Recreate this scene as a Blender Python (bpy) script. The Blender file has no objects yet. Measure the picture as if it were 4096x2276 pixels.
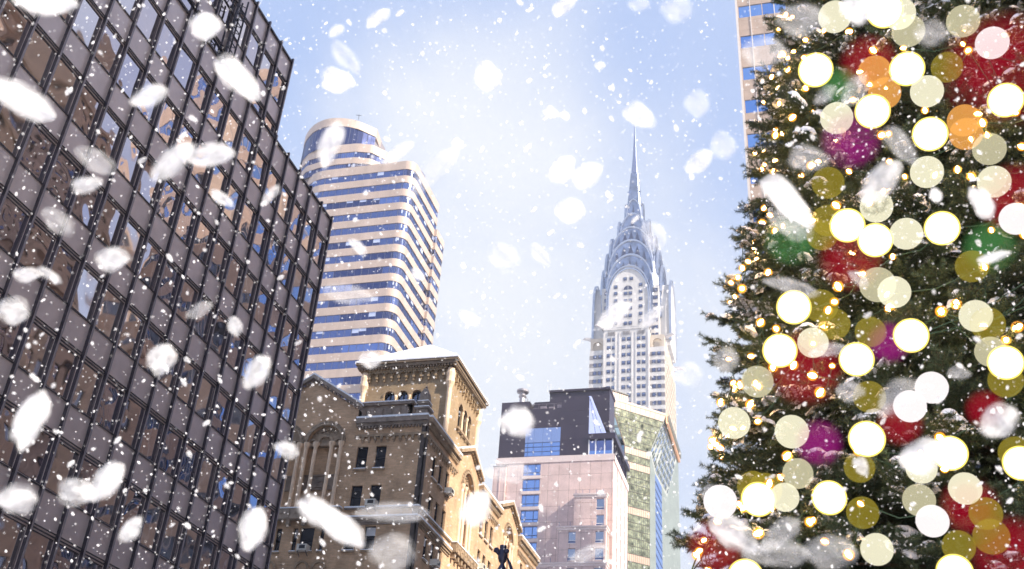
import bpy, math, random
import numpy as np
from mathutils import Vector, Matrix
random.seed(7); RNG = np.random.default_rng(7)
R = math.radians
S = bpy.context.scene; COL = S.collection

# ------------------------------------------------ camera, sky, sun, exposure
cam = bpy.data.objects.new('camera', bpy.data.cameras.new('camera')); COL.objects.link(cam)
cam.data.sensor_width = 36.0; cam.data.lens = 36.934
cam.data.clip_start = 0.1; cam.data.clip_end = 6000
rt = (0.25281662739, -0.96549715835, 0.06244189408)
up = (-0.5208926055, -0.08144163624, 0.84972828212)
bk = (-0.81532487173, -0.24735095939, -0.52351013021)
cam.matrix_world = Matrix(((rt[0], up[0], bk[0], 0), (rt[1], up[1], bk[1], 0), (rt[2], up[2], bk[2], 0), (0, 0, 0, 1)))
S.camera = cam
cam.data.dof.use_dof = True; cam.data.dof.focus_distance = 20.0; cam.data.dof.aperture_fstop = 36.934 / 11.0   # an 11 mm wide lens opening: close snow falls out of focus
S.view_settings.view_transform = 'Standard'; S.view_settings.look = 'None'
S.view_settings.exposure = 0.95; S.view_settings.gamma = 1.0; S.view_settings.use_curve_mapping = False
S.cycles.transparent_max_bounces = 24; S.cycles.max_bounces = 8

SUN_EL, SUN_ROT = 36.0, 197.5
sd = Vector((math.cos(R(SUN_EL)) * math.sin(R(SUN_ROT)), math.cos(R(SUN_EL)) * math.cos(R(SUN_ROT)), math.sin(R(SUN_EL))))
W = bpy.data.worlds.new('World'); S.world = W; W.use_nodes = True
nt = W.node_tree; nt.nodes.clear()
def N(t, kind, **kw):
    n = t.nodes.new(kind)
    for k, v in kw.items():
        if k.startswith('i_'):
            n.inputs[k[2:].replace('_', ' ')].default_value = v
        else: setattr(n, k, v)
    return n
wo = N(nt, 'ShaderNodeOutputWorld'); bg = N(nt, 'ShaderNodeBackground'); bg.inputs['Strength'].default_value = 0.10
sky = N(nt, 'ShaderNodeTexSky'); sky.sky_type = 'NISHITA'; sky.sun_disc = False
sky.sun_elevation = R(SUN_EL); sky.sun_rotation = R(SUN_ROT); sky.air_density = 1.0; sky.dust_density = 1.6
gam = N(nt, 'ShaderNodeMix', data_type='RGBA', blend_type='MIX'); gam.inputs['Factor'].default_value = 0.7
gam.inputs['B'].default_value = (3.1, 3.95, 6.1, 1)                    # thin bright ice haze over the blue
tc = N(nt, 'ShaderNodeTexCoord'); 
n1 = N(nt, 'ShaderNodeTexNoise'); n1.inputs['Scale'].default_value = 3.2; n1.inputs['Detail'].default_value = 7; n1.inputs['Roughness'].default_value = 0.5; n1.inputs['Distortion'].default_value = 0.8
dt = N(nt, 'ShaderNodeVectorMath', operation='DOT_PRODUCT'); dt.inputs[1].default_value = (0.845, 0.30, 0.445)   # a cloud bank lies low to the left
mr = N(nt, 'ShaderNodeMapRange', interpolation_type='SMOOTHSTEP'); mr.inputs['From Min'].default_value = 0.92; mr.inputs['From Max'].default_value = 1.0; mr.inputs['To Max'].default_value = 0.46
ad = N(nt, 'ShaderNodeMath', operation='ADD')
mr2 = N(nt, 'ShaderNodeMapRange', interpolation_type='SMOOTHSTEP'); mr2.inputs['From Min'].default_value = 0.44; mr2.inputs['From Max'].default_value = 1.02
mx = N(nt, 'ShaderNodeMix', data_type='RGBA'); mx.inputs['B'].default_value = (4.8, 5.0, 5.4, 1)
L = nt.links.new
L(sky.outputs[0], gam.inputs['A']); L(tc.outputs['Generated'], n1.inputs['Vector']); L(tc.outputs['Generated'], dt.inputs[0])
L(dt.outputs['Value'], mr.inputs['Value']); L(n1.outputs['Fac'], ad.inputs[0]); L(mr.outputs[0], ad.inputs[1])
L(ad.outputs[0], mr2.inputs['Value']); L(mr2.outputs[0], mx.inputs['Factor']); L(gam.outputs['Result'], mx.inputs['A'])
L(mx.outputs['Result'], bg.inputs['Color']); L(bg.outputs[0], wo.inputs['Surface'])
sun = bpy.data.objects.new('sun', bpy.data.lights.new('sun', 'SUN')); COL.objects.link(sun)
sun.data.energy = 5.0; sun.data.angle = R(0.6); sun.data.color = (1.0, 0.90, 0.76)
sun.rotation_euler = sd.to_track_quat('Z', 'Y').to_euler(); sun.location = (0, -30, 120)

# ------------------------------------------------ materials
def mat(name, col, rough=0.6, metal=0.0, var=0.0, vscale=1.0, bump=0.0, bscale=20.0, col2=None, spec=0.5, stretch=None):
    m = bpy.data.materials.new(name); m.use_nodes = True; t = m.node_tree; p = t.nodes['Principled BSDF']
    p.inputs['Base Color'].default_value = (*col, 1); p.inputs['Roughness'].default_value = rough; p.inputs['Metallic'].default_value = metal
    p.inputs['Specular IOR Level'].default_value = spec
    tcn = N(t, 'ShaderNodeTexCoord'); vec = tcn.outputs['Object']
    if stretch:
        mp = N(t, 'ShaderNodeMapping'); mp.inputs['Scale'].default_value = stretch; t.links.new(vec, mp.inputs['Vector']); vec = mp.outputs[0]
    if var or col2:
        nz = N(t, 'ShaderNodeTexNoise'); nz.inputs['Scale'].default_value = vscale; nz.inputs['Detail'].default_value = 6; nz.inputs['Roughness'].default_value = 0.6
        t.links.new(vec, nz.inputs['Vector'])
        a = tuple(c * (1 - var) for c in col); b = col2 or tuple(min(1, c * (1 + var)) for c in col)
        mxn = N(t, 'ShaderNodeMix', data_type='RGBA'); mxn.inputs['A'].default_value = (*a, 1); mxn.inputs['B'].default_value = (*b, 1)
        rmp = N(t, 'ShaderNodeMapRange'); rmp.inputs['From Min'].default_value = 0.3; rmp.inputs['From Max'].default_value = 0.7
        t.links.new(nz.outputs['Fac'], rmp.inputs['Value']); t.links.new(rmp.outputs[0], mxn.inputs['Factor']); t.links.new(mxn.outputs['Result'], p.inputs['Base Color'])
    if bump:
        nb = N(t, 'ShaderNodeTexNoise'); nb.inputs['Scale'].default_value = bscale; nb.inputs['Detail'].default_value = 0.6 if metal == 1.0 else 3
        bp = N(t, 'ShaderNodeBump'); bp.inputs['Strength'].default_value = bump; bp.inputs['Distance'].default_value = 0.1
        t.links.new(vec, nb.inputs['Vector']); t.links.new(nb.outputs['Fac'], bp.inputs['Height']); t.links.new(bp.outputs[0], p.inputs['Normal'])
    return m
def brickmat(name, c1, c2, mortar, axis, bw=0.42, bh=0.13, dirt=0.35):
    m = mat(name, c1, 0.85); t = m.node_tree; p = t.nodes['Principled BSDF']
    tcn = N(t, 'ShaderNodeTexCoord'); sx = N(t, 'ShaderNodeSeparateXYZ'); cx = N(t, 'ShaderNodeCombineXYZ'); s = N(t, 'ShaderNodeMath', operation='ADD')
    t.links.new(tcn.outputs['Object'], sx.inputs[0]); t.links.new(sx.outputs[0], s.inputs[0]); t.links.new(sx.outputs[1], s.inputs[1])
    t.links.new(s.outputs[0], cx.inputs[0]); t.links.new(sx.outputs[2], cx.inputs[1])
    b = N(t, 'ShaderNodeTexBrick'); b.inputs['Scale'].default_value = 1.0; b.inputs['Brick Width'].default_value = bw; b.inputs['Row Height'].default_value = bh
    b.inputs['Mortar Size'].default_value = 0.012; b.inputs['Color1'].default_value = (*c1, 1); b.inputs['Color2'].default_value = (*c2, 1); b.inputs['Mortar'].default_value = (*mortar, 1); b.inputs['Bias'].default_value = -0.1
    t.links.new(cx.outputs[0], b.inputs['Vector'])
    nz = N(t, 'ShaderNodeTexNoise'); nz.inputs['Scale'].default_value = 0.55; nz.inputs['Detail'].default_value = 8; nz.inputs['Roughness'].default_value = 0.65; t.links.new(tcn.outputs['Object'], nz.inputs['Vector'])
    mr = N(t, 'ShaderNodeMapRange'); mr.inputs['From Min'].default_value = 0.35; mr.inputs['From Max'].default_value = 0.7; mr.inputs['To Min'].default_value = 1 - dirt; mr.inputs['To Max'].default_value = 1.12
    mu = N(t, 'ShaderNodeMix', data_type='RGBA', blend_type='MULTIPLY'); mu.inputs['Factor'].default_value = 1.0
    t.links.new(nz.outputs['Fac'], mr.inputs['Value']); t.links.new(b.outputs['Color'], mu.inputs['A']); t.links.new(mr.outputs[0], mu.inputs['B']); t.links.new(mu.outputs['Result'], p.inputs['Base Color'])
    bp = N(t, 'ShaderNodeBump'); bp.inputs['Strength'].default_value = 0.5; bp.inputs['Distance'].default_value = 0.03; t.links.new(b.outputs['Fac'], bp.inputs['Height']); bp.invert = True
    t.links.new(bp.outputs[0], p.inputs['Normal'])
    return m
def glassmat(name, col, rough=0.03, wob=0.25, wscale=0.7):               # mirror-coated window glass, slightly wavy
    return mat(name, col, rough, 1.0, bump=wob, bscale=wscale)
def tilemat(name, c, joint, tw, th, var=0.08, rough=0.6):               # cladding panels with joints
    m = brickmat(name, c, tuple(x * (1 + var) for x in c), joint, 0, tw, th, 0.12); t = m.node_tree
    for n in t.nodes:
        if n.type == 'TEX_BRICK': n.offset = 0.0; n.inputs['Mortar Size'].default_value = 0.03
    t.nodes['Principled BSDF'].inputs['Roughness'].default_value = rough
    return m
def emis(name, col, st, alpha=1.0, edge=None, soft=0.0, top=1.0, pw=1.0):     # lamps and soft glows: glowing, partly see-through globes
    m = bpy.data.materials.new(name); m.use_nodes = True; t = m.node_tree; t.nodes.clear()
    o = N(t, 'ShaderNodeOutputMaterial'); e = N(t, 'ShaderNodeEmission'); e.inputs['Color'].default_value = (*col, 1); e.inputs['Strength'].default_value = st
    tr = N(t, 'ShaderNodeBsdfTransparent'); mx = N(t, 'ShaderNodeMixShader'); mx.inputs[0].default_value = alpha
    t.links.new(tr.outputs[0], mx.inputs[1]); t.links.new(e.outputs[0], mx.inputs[2]); t.links.new(mx.outputs[0], o.inputs['Surface'])
    lw = N(t, 'ShaderNodeLayerWeight'); lw.inputs['Blend'].default_value = 0.5
    if edge:
        cr = N(t, 'ShaderNodeMix', data_type='RGBA'); cr.inputs['A'].default_value = (*col, 1); cr.inputs['B'].default_value = (*edge, 1)
        r1 = N(t, 'ShaderNodeMapRange', interpolation_type='SMOOTHSTEP'); r1.inputs['From Min'].default_value = 0.30; r1.inputs['From Max'].default_value = 0.60
        t.links.new(lw.outputs['Facing'], r1.inputs['Value']); t.links.new(r1.outputs[0], cr.inputs['Factor']); t.links.new(cr.outputs['Result'], e.inputs['Color'])
    if soft:
        r2 = N(t, 'ShaderNodeMapRange', interpolation_type='SMOOTHSTEP'); r2.inputs['From Min'].default_value = top; r2.inputs['From Max'].default_value = top - soft
        r2.inputs['To Min'].default_value = 0.0; r2.inputs['To Max'].default_value = alpha
        pn = N(t, 'ShaderNodeMath', operation='POWER'); pn.inputs[1].default_value = pw; r2.inputs['To Max'].default_value = alpha ** (1 / pw)
        t.links.new(lw.outputs['Facing'], r2.inputs['Value']); t.links.new(r2.outputs[0], pn.inputs[0]); t.links.new(pn.outputs[0], mx.inputs[0])
    return m
def flakemat(name, alpha, soft, lump=0.35):                                         # loose wet snow: bright, translucent, thin at the rim
    m = bpy.data.materials.new(name); m.use_nodes = True; t = m.node_tree; t.nodes.clear()
    o = N(t, 'ShaderNodeOutputMaterial'); d = N(t, 'ShaderNodeBsdfDiffuse'); d.inputs['Color'].default_value = (.97, .97, .98, 1)
    tl = N(t, 'ShaderNodeBsdfTranslucent'); tl.inputs['Color'].default_value = (.97, .97, .98, 1); a = N(t, 'ShaderNodeMixShader'); a.inputs[0].default_value = 0.5
    tr = N(t, 'ShaderNodeBsdfTransparent'); mx = N(t, 'ShaderNodeMixShader'); lw = N(t, 'ShaderNodeLayerWeight'); lw.inputs['Blend'].default_value = 0.5
    r2 = N(t, 'ShaderNodeMapRange', interpolation_type='SMOOTHSTEP'); r2.inputs['From Min'].default_value = 0.72; r2.inputs['From Max'].default_value = 0.72 - soft; r2.inputs['To Max'].default_value = alpha ** .6
    pn = N(t, 'ShaderNodeMath', operation='POWER'); pn.inputs[1].default_value = 1.67
    t.links.new(d.outputs[0], a.inputs[1]); t.links.new(tl.outputs[0], a.inputs[2]); t.links.new(tr.outputs[0], mx.inputs[1]); t.links.new(a.outputs[0], mx.inputs[2])
    t.links.new(lw.outputs['Facing'], r2.inputs['Value']); t.links.new(r2.outputs[0], pn.inputs[0])
    tcn = N(t, 'ShaderNodeTexCoord'); oi = N(t, 'ShaderNodeObjectInfo'); va = N(t, 'ShaderNodeVectorMath', operation='ADD'); nz = N(t, 'ShaderNodeTexNoise'); nz.inputs['Scale'].default_value = 1.5; nz.inputs['Detail'].default_value = 3
    cxx = N(t, 'ShaderNodeMath', operation='MULTIPLY'); cxx.inputs[1].default_value = 40.0; t.links.new(oi.outputs['Random'], cxx.inputs[0]); t.links.new(tcn.outputs['Object'], va.inputs[0]); t.links.new(cxx.outputs[0], va.inputs[1]); t.links.new(va.outputs[0], nz.inputs['Vector'])
    rn = N(t, 'ShaderNodeMapRange'); rn.inputs['From Min'].default_value = 0.33; rn.inputs['From Max'].default_value = 0.62; rn.inputs['To Min'].default_value = lump; t.links.new(nz.outputs['Fac'], rn.inputs['Value'])
    mm = N(t, 'ShaderNodeMath', operation='MULTIPLY'); t.links.new(pn.outputs[0], mm.inputs[0]); t.links.new(rn.outputs[0], mm.inputs[1]); t.links.new(mm.outputs[0], mx.inputs[0]); t.links.new(mx.outputs[0], o.inputs['Surface'])
    return m

# ------------------------------------------------ mesh builder and tags
class MB:
    def __init__(s): s.v = []; s.f = []; s.m = []
    def quad(s, a, b, c, d, m=0):
        i = len(s.v); s.v += [tuple(a), tuple(b), tuple(c), tuple(d)]; s.f.append((i, i + 1, i + 2, i + 3)); s.m.append(m)
    def poly(s, pts, m=0):
        i = len(s.v); s.v += [tuple(p) for p in pts]; s.f.append(tuple(range(i, i + len(pts)))); s.m.append(m)
    def box(s, x0, x1, y0, y1, z0, z1, m=0):
        i = len(s.v); s.v += [(x0, y0, z0), (x1, y0, z0), (x1, y1, z0), (x0, y1, z0), (x0, y0, z1), (x1, y0, z1), (x1, y1, z1), (x0, y1, z1)]
        for f in ((0, 3, 2, 1), (4, 5, 6, 7), (0, 1, 5, 4), (1, 2, 6, 5), (2, 3, 7, 6), (3, 0, 4, 7)): s.f.append(tuple(i + k for k in f)); s.m.append(m)
    def prism(s, pts, z0, z1, m=0):                                      # horizontal outline pulled up
        n = len(pts); i = len(s.v); s.v += [(p[0], p[1], z0) for p in pts] + [(p[0], p[1], z1) for p in pts]
        for k in range(n): s.f.append((i + k, i + (k + 1) % n, i + n + (k + 1) % n, i + n + k)); s.m.append(m)
        s.f.append(tuple(i + n + k for k in range(n))); s.m.append(m); s.f.append(tuple(i + k for k in reversed(range(n)))); s.m.append(m)
    def extr(s, pts, d, m=0):                                            # any outline pushed along d
        n = len(pts); i = len(s.v); s.v += [tuple(p) for p in pts] + [tuple(p[k] + d[k] for k in range(3)) for p in pts]
        for k in range(n): s.f.append((i + k, i + (k + 1) % n, i + n + (k + 1) % n, i + n + k)); s.m.append(m)
        s.f.append(tuple(i + n + k for k in range(n))); s.m.append(m); s.f.append(tuple(i + k for k in reversed(range(n)))); s.m.append(m)
    def rings(s, rs, m=0, cap=True):
        n = len(rs[0]); i = len(s.v)
        for r in rs: s.v += [tuple(p) for p in r]
        for a in range(len(rs) - 1):
            for k in range(n): s.f.append((i + a * n + k, i + a * n + (k + 1) % n, i + (a + 1) * n + (k + 1) % n, i + (a + 1) * n + k)); s.m.append(m)
        if cap: s.f.append(tuple(i + k for k in reversed(range(n)))); s.m.append(m); s.f.append(tuple(i + (len(rs) - 1) * n + k for k in range(n))); s.m.append(m)
    def lathe(s, c, prof, n=20, m=0):
        s.rings([[(c[0] + r * math.cos(2 * math.pi * k / n), c[1] + r * math.sin(2 * math.pi * k / n), c[2] + z) for k in range(n)] for r, z in prof], m)
    def tube(s, pts, r, n=6, m=0):
        rs = []; P = [Vector(p) for p in pts]; rr = r if isinstance(r, (list, tuple)) else [r] * len(P)
        for k, p in enumerate(P):
            d = (P[min(k + 1, len(P) - 1)] - P[max(k - 1, 0)]).normalized(); a = d.orthogonal().normalized(); b = d.cross(a)
            if k and a.dot(pa) < 0: a, b = -a, -b
            pa = a
            rs.append([tuple(p + rr[k] * (a * math.cos(2 * math.pi * j / n) + b * math.sin(2 * math.pi * j / n))) for j in range(n)])
        s.rings(rs, m)
    def strip(s, path, z0, z1, m=0):
        for a, b in zip(path[:-1], path[1:]): s.quad((a[0], a[1], z0), (b[0], b[1], z0), (b[0], b[1], z1), (a[0], a[1], z1), m)
    def ledge(s, p, q, z, m=0):
        for a, b, c, d in zip(p[:-1], p[1:], q[1:], q[:-1]): s.quad((a[0], a[1], z), (b[0], b[1], z), (c[0], c[1], z), (d[0], d[1], z), m)
    def build(s, name, mats, parent=None, smooth=False):
        me = bpy.data.meshes.new(name); me.from_pydata(s.v, [], s.f)
        for mm in (mats if isinstance(mats, (list, tuple)) else [mats]): me.materials.append(mm)
        me.polygons.foreach_set('material_index', s.m)
        if smooth: me.polygons.foreach_set('use_smooth', [True] * len(s.f))
        o = bpy.data.objects.new(name, me); COL.objects.link(o); o.parent = parent
        if parent: o.matrix_parent_inverse = Matrix.Translation(-Vector(parent.location))
        return o
def tag(o, label=None, cat=None, group=None, kind=None):
    for k, v in (('label', label), ('category', cat), ('group', group), ('kind', kind)):
        if v: o[k] = v
    return o
def thing(name, label, cat, group=None, loc=(0, 0, 0)):
    o = bpy.data.objects.new(name, None); COL.objects.link(o); o.location = loc; o.empty_display_size = 0.5
    return tag(o, label, cat, group)
def cp(o, parent, loc=None):
    c = o.copy(); COL.objects.link(c); c.parent = parent; c.matrix_parent_inverse = o.matrix_parent_inverse.copy()
    if loc is not None: c.location = loc
    return c

class Face:                                                              # a wall plane: u runs along it, n points out
    def __init__(s, o, u, n): s.o, s.u, s.n = Vector(o), Vector(u), Vector(n)
    def p(s, u, z, d=0.0): q = s.o + s.u * u + s.n * d; return (q.x, q.y, z)
    def rect(s, mb, u0, u1, z0, z1, d=0.0, m=0): mb.quad(s.p(u0, z0, d), s.p(u1, z0, d), s.p(u1, z1, d), s.p(u0, z1, d), m)
    def box(s, mb, u0, u1, z0, z1, d0, d1, m=0):
        mb.extr([s.p(u0, z0, d0), s.p(u1, z0, d0), s.p(u1, z1, d0), s.p(u0, z1, d0)], s.n * (d1 - d0), m)
    def wall(s, mb, u0, u1, z0, z1, holes=(), dep=0.3, m=0, mr=None, arches=()):
        hs = list(holes) + [a[:4] for a in arches]
        us = sorted({u0, u1, *[h[0] for h in hs], *[h[1] for h in hs]}); zs = sorted({z0, z1, *[h[2] for h in hs], *[h[3] for h in hs]})
        us = [u for u in us if u0 <= u <= u1]; zs = [z for z in zs if z0 <= z <= z1]
        for a, b in zip(us[:-1], us[1:]):
            for c, d in zip(zs[:-1], zs[1:]):
                x, z = (a + b) / 2, (c + d) / 2
                if any(h[0] < x < h[1] and h[2] < z < h[3] for h in hs): continue
                s.rect(mb, a, b, c, d, 0, m)
        mr = m if mr is None else mr
        for h in holes:
            for a, b in (((h[0], h[2]), (h[0], h[3])), ((h[0], h[3]), (h[1], h[3])), ((h[1], h[3]), (h[1], h[2])), ((h[1], h[2]), (h[0], h[2]))):
                mb.quad(s.p(*a), s.p(*b), s.p(*b, -dep), s.p(*a, -dep), mr)
        for h in arches:
            r = (h[1] - h[0]) / 2; c = (h[0] + h[1]) / 2; zs_ = h[3] - r; n = 10
            arc = [(c - r * math.cos(math.pi * k / n), zs_ + r * math.sin(math.pi * k / n)) for k in range(n + 1)]
            for k in range(n // 2):
                mb.poly([s.p(h[0], h[3]), s.p(*arc[k]), s.p(*arc[k + 1])], m)
                mb.poly([s.p(h[1], h[3]), s.p(*arc[n - k - 1]), s.p(*arc[n - k])], m)
            out = [(h[0], h[2])] + arc + [(h[1], h[2])]
            for a, b in zip(out, out[1:] + out[:1]): mb.quad(s.p(*a), s.p(*b), s.p(*b, -dep), s.p(*a, -dep), mr)
    def archband(s, mb, c, zs, r0, r1, d0, d1, n=16, m=0):
        for k in range(n):
            a, b = math.pi * k / n, math.pi * (k + 1) / n
            P = lambda r, t: (c - r * math.cos(t), zs + r * math.sin(t))
            mb.extr([s.p(*P(r0, a), d0), s.p(*P(r0, b), d0), s.p(*P(r1, b), d0), s.p(*P(r1, a), d0)], s.n * (d1 - d0), m)

snow_m = mat('settled_snow', (.86, .88, .92), .7, bump=.3, bscale=6)

GZ = -1.7                                                                # street level (eye height is z = 0)
# ------------------------------------------------ ground
g = MB(); g.quad((-3000, -3000, GZ), (3000, -3000, GZ), (3000, 3000, GZ), (-3000, 3000, GZ))
tag(g.build('ground', mat('slushy_ground', (.72, .73, .76), .8, var=.15, vscale=.05)), kind='structure')
g = MB(); g.quad((-200, 8, GZ + .01), (600, 8, GZ + .01), (600, 22, GZ + .01), (-200, 22, GZ + .01))
tag(g.build('road', mat('wet_asphalt', (.06, .06, .065), .45, var=.3, vscale=.4)), kind='structure')
g = MB(); g.box(-200, 600, 22, 29.0, GZ - .1, GZ + .13); g.box(-200, 600, 4, 8, GZ - .1, GZ + .13)
tag(g.build('pavement', mat('snowy_pavement', (.6, .6, .62), .8, var=.2, vscale=.5)), kind='structure')

# ------------------------------------------------ dark glass office block, left
panel = mat('bronze_panel', (.72, .60, .565), .38, .5, var=.10, vscale=.8, bump=.05, bscale=2)
fin_m = mat('dark_fin', (.025, .02, .03), .4, .3)
lip_m = mat('fin_lip', (.30, .26, .27), .4, .4)
rail_m = mat('window_rail', (.08, .065, .07), .4, .4)
pane_m = [glassmat('office_glass', (.70, .58, .55), .02, .45, .45), glassmat('office_glass_grey', (.60, .52, .54), .02, .55, .6), glassmat('office_glass_pale', (.80, .68, .62), .03, .4, .38)]
office = thing('office_building', 'dark bronze glass office block with black upright fins, filling the left of the photo', 'building', loc=(30, 31, GZ))
BAY, PER = 1.785, 3.816
def office_block(fy, x0, x1, ztop, zbot, nmin, wins):
    """bays run back from the far corner x1; returns the window rectangles"""
    F = Face((x1, fy, 0), (-1, 0, 0), (0, -1, 0)); nb = int((x1 - x0) / BAY)
    w = MB(); holes = []
    z = ztop - 2.0
    rows = []
    while z > zbot + 2.2: rows.append(z); z -= PER
    for i in range(nb):
        for r in rows: holes.append((i * BAY + .06, (i + 1) * BAY - .06, r - 2.055, r))
    F.wall(w, 0, nb * BAY, zbot, ztop, holes, .10, 0)
    w.quad(F.p(0, zbot, -.3), F.p(0, zbot, 0), F.p(0, ztop, 0), F.p(0, ztop, -.3))
    for r in rows:
        for z_, h in ((r + .06, .05), (r + .2, .04), (r - 2.055 - .1, .06)):
            F.box(w, 0, nb * BAY, z_, z_ + h, .002, .05, 1)
    F.box(w, -.05, nb * BAY, ztop, ztop + .12, -.4, .12, 1)
    w.build('wall', [panel, rail_m], office)
    for i in range(nb + 1):
        f = MB(); F.box(f, i * BAY - .05, i * BAY + .05, zbot, ztop + .35, 0.0, .18, 0); F.box(f, i * BAY - .05, i * BAY + .05, zbot, ztop + .33, .182, .20, 1)
        f.build('fin', [fin_m, lip_m], office)
    for i in range(nb):
        for r in rows:
            a, b = i * BAY + .06, (i + 1) * BAY - .06
            t1, t2 = RNG.normal(0, .009, 2)
            wins.append((F, a, b, r - 2.055, r, -.055 + np.array([-t1 - t2, t1 - t2, t1 + t2, -t1 + t2]), int(RNG.integers(3))))
wins = []
office_block(30.0, 7.0, 54.2, 41.33, 2.0, 0, wins)
nlow = len(wins)
office_block(31.5, 28.0, 47.4, 50.1, 41.0, 0, wins)
b = MB(); b.box(5, 53.9, 30.5, 60, GZ, 41.0); b.box(5, 47.0, 32.0, 58, 40.9, 49.9); b.box(5, 54.2, 30.02, 30.6, GZ, 2.0)
b.build('core', mat('office_core', (.06, .055, .055), .7), office)
def key(w):
    F, a, c, z0, z1, d, m = w; x, y, z = F.p((a + c) / 2, (z0 + z1) / 2)
    q = Vector((x, y, z)); fwd = -q.dot(Vector(bk)); sx = q.dot(Vector(rt)) / fwd * 36.934 / 18; sy = q.dot(Vector(up)) / fwd * 36.934 / 18
    inside = abs(sx) < 1.02 and abs(sy) < .58 and (F.o.y < 31 or z > 42)
    return (0 if inside else 1, q.length)
wins.sort(key=key)
def pane(mb, w, mi=0):
    F, a, c, z0, z1, d, m = w
    n = mb.quad(F.p(a, z0, d[0]), F.p(c, z0, d[1]), F.p(c, z1, d[2]), F.p(a, z1, d[3]), mi)
    for bx in ((a, a + .03, z0, z1), (c - .03, c, z0, z1), (a + .03, c - .03, z0, z0 + .04), (a + .03, c - .03, z1 - .04, z1)):
        F.box(mb, *bx, -.099, -.025, 3)
for w in wins[:100]:
    q = MB(); pane(q, w, w[6]); q.build('window', pane_m + [rail_m], office)
q = MB()
for w in wins[100:]: pane(q, w, w[6])
tag(q.build('windows', pane_m + [rail_m], office), kind='stuff')

# steel lattice mast on the office roof terrace
mast = thing('lattice_mast', 'black steel lattice mast standing on the dark office roof terrace at the photo top', 'mast', loc=(39.8, 31.0, 41.5))
m_ = MB()
for dx in (-.45, .45):
    for dy in (-.2, .2): m_.tube([(39.8 + dx, 30.95 + dy, 41.3), (39.8 + dx, 30.95 + dy, 48.4)], .06)
m_.build('upright', fin_m, mast)
m_ = MB()
for k in range(11):
    z = 41.6 + k * .57
    m_.tube([(39.35, 30.75, z), (40.25, 30.75, z)], .035, 4); m_.tube([(39.35, 30.75, z), (40.25, 30.75, z + .57)], .03, 4)
m_.build('lattice', fin_m, mast)
m_ = MB()
for z in (43.2, 46.4): m_.tube([(33.7, 31.0, z + .6), (39.8, 30.9, z)], .07)
for k in range(9): m_.tube([(34.0 + k * .65, 31, 47.0 - k * .06), (34.4 + k * .65, 31, 47.7)], .03, 4)
m_.tube([(33.8, 31, 47.7), (39.8, 31, 47.7)], .05)
m_.build('boom', fin_m, mast)

# ------------------------------------------------ brown masonry block across the street (seen in the office windows)
brown = brickmat('brown_masonry', (.34, .25, .185), (.42, .31, .23), (.46, .38, .3), 0, 1.2, .5)
opp = thing('masonry_building', 'brown masonry block across the street behind the fir, mirrored in the office windows', 'building', loc=(29, -32, GZ))
F = Face((0, -20, 0), (1, 0, 0), (0, 1, 0)); w = MB(); hs = []
for k in range(21):
    for j in range(18): hs.append((1.0 + j * 3.1, 2.5 + j * 3.1, 3 + k * 3.6, 5.1 + k * 3.6))
F.wall(w, 0, 58, GZ, 92, hs, .35); w.box(0, 58, -45, -20.4, GZ, 91.5)
for z in (14, 40, 62, 80, 91.2): F.box(w, -.3, 58.3, z, z + .8, .003, .6)
w.quad((0, -20, GZ), (0, -20.5, GZ), (0, -20.5, 92), (0, -20, 92)); w.quad((58, -20, GZ), (58, -20.5, GZ), (58, -20.5, 92), (58, -20, 92)); w.build('wall', brown, opp)
q = MB()
for h in hs: F.rect(q, h[0], h[1], h[2], h[3], -.3)
tag(q.build('windows', glassmat('dim_glass', (.25, .26, .3), .05, .1), opp), kind='stuff')

op2 = thing('masonry_building', 'lower brown masonry block next along the far side of the street, hidden by the fir', 'building', loc=(79, -32, GZ))
F = Face((58.6, -20, 0), (1, 0, 0), (0, 1, 0)); w = MB(); hs = []
for k in range(15):
    for j in range(13): hs.append((1.0 + j * 3.1, 2.5 + j * 3.1, 3 + k * 3.6, 5.1 + k * 3.6))
F.wall(w, 0, 41, GZ, 58, hs, .35); w.box(58.6, 99.6, -45, -20.4, GZ, 57.5)
for z in (14, 40, 57.2): F.box(w, .003, 41.3, z, z + .8, .003, .6)
w.quad((99.6, -20, GZ), (99.6, -20.5, GZ), (99.6, -20.5, 58), (99.6, -20, 58)); w.build('wall', brown, op2)
q = MB()
for h in hs: F.rect(q, h[0], h[1], h[2], h[3], -.3)
tag(q.build('windows', glassmat('dim_glass', (.25, .26, .3), .05, .1), op2), kind='stuff')

op3 = thing('masonry_building', 'tall brown masonry block set back on the far side, mirrored in the upper office windows', 'building', loc=(111, -72, GZ))
F = Face((88, -60, 0), (1, 0, 0), (0, 1, 0)); w = MB(); hs = []
for k in range(27):
    for j in range(9): hs.append((1.5 + j * 5.1, 4.2 + j * 5.1, 6 + k * 4.4, 8.6 + k * 4.4))
F.wall(w, 0, 47, GZ, 124, hs, .6); F.wall(w, 9, 34, 124, 131, [], .6); w.box(88, 135, -85, -61, GZ, 123.5); w.box(97, 122, -80, -60.8, 123.5, 130.5)
for z in (24, 68, 100, 123.2): F.box(w, -.5, 47.5, z, z + 1.4, .003, 1.1)
w.build('wall', brown, op3)
q = MB()
for h in hs: F.rect(q, h[0], h[1], h[2], h[3], -.5)
tag(q.build('windows', glassmat('dim_glass', (.25, .26, .3), .05, .1), op3), kind='stuff')

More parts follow.
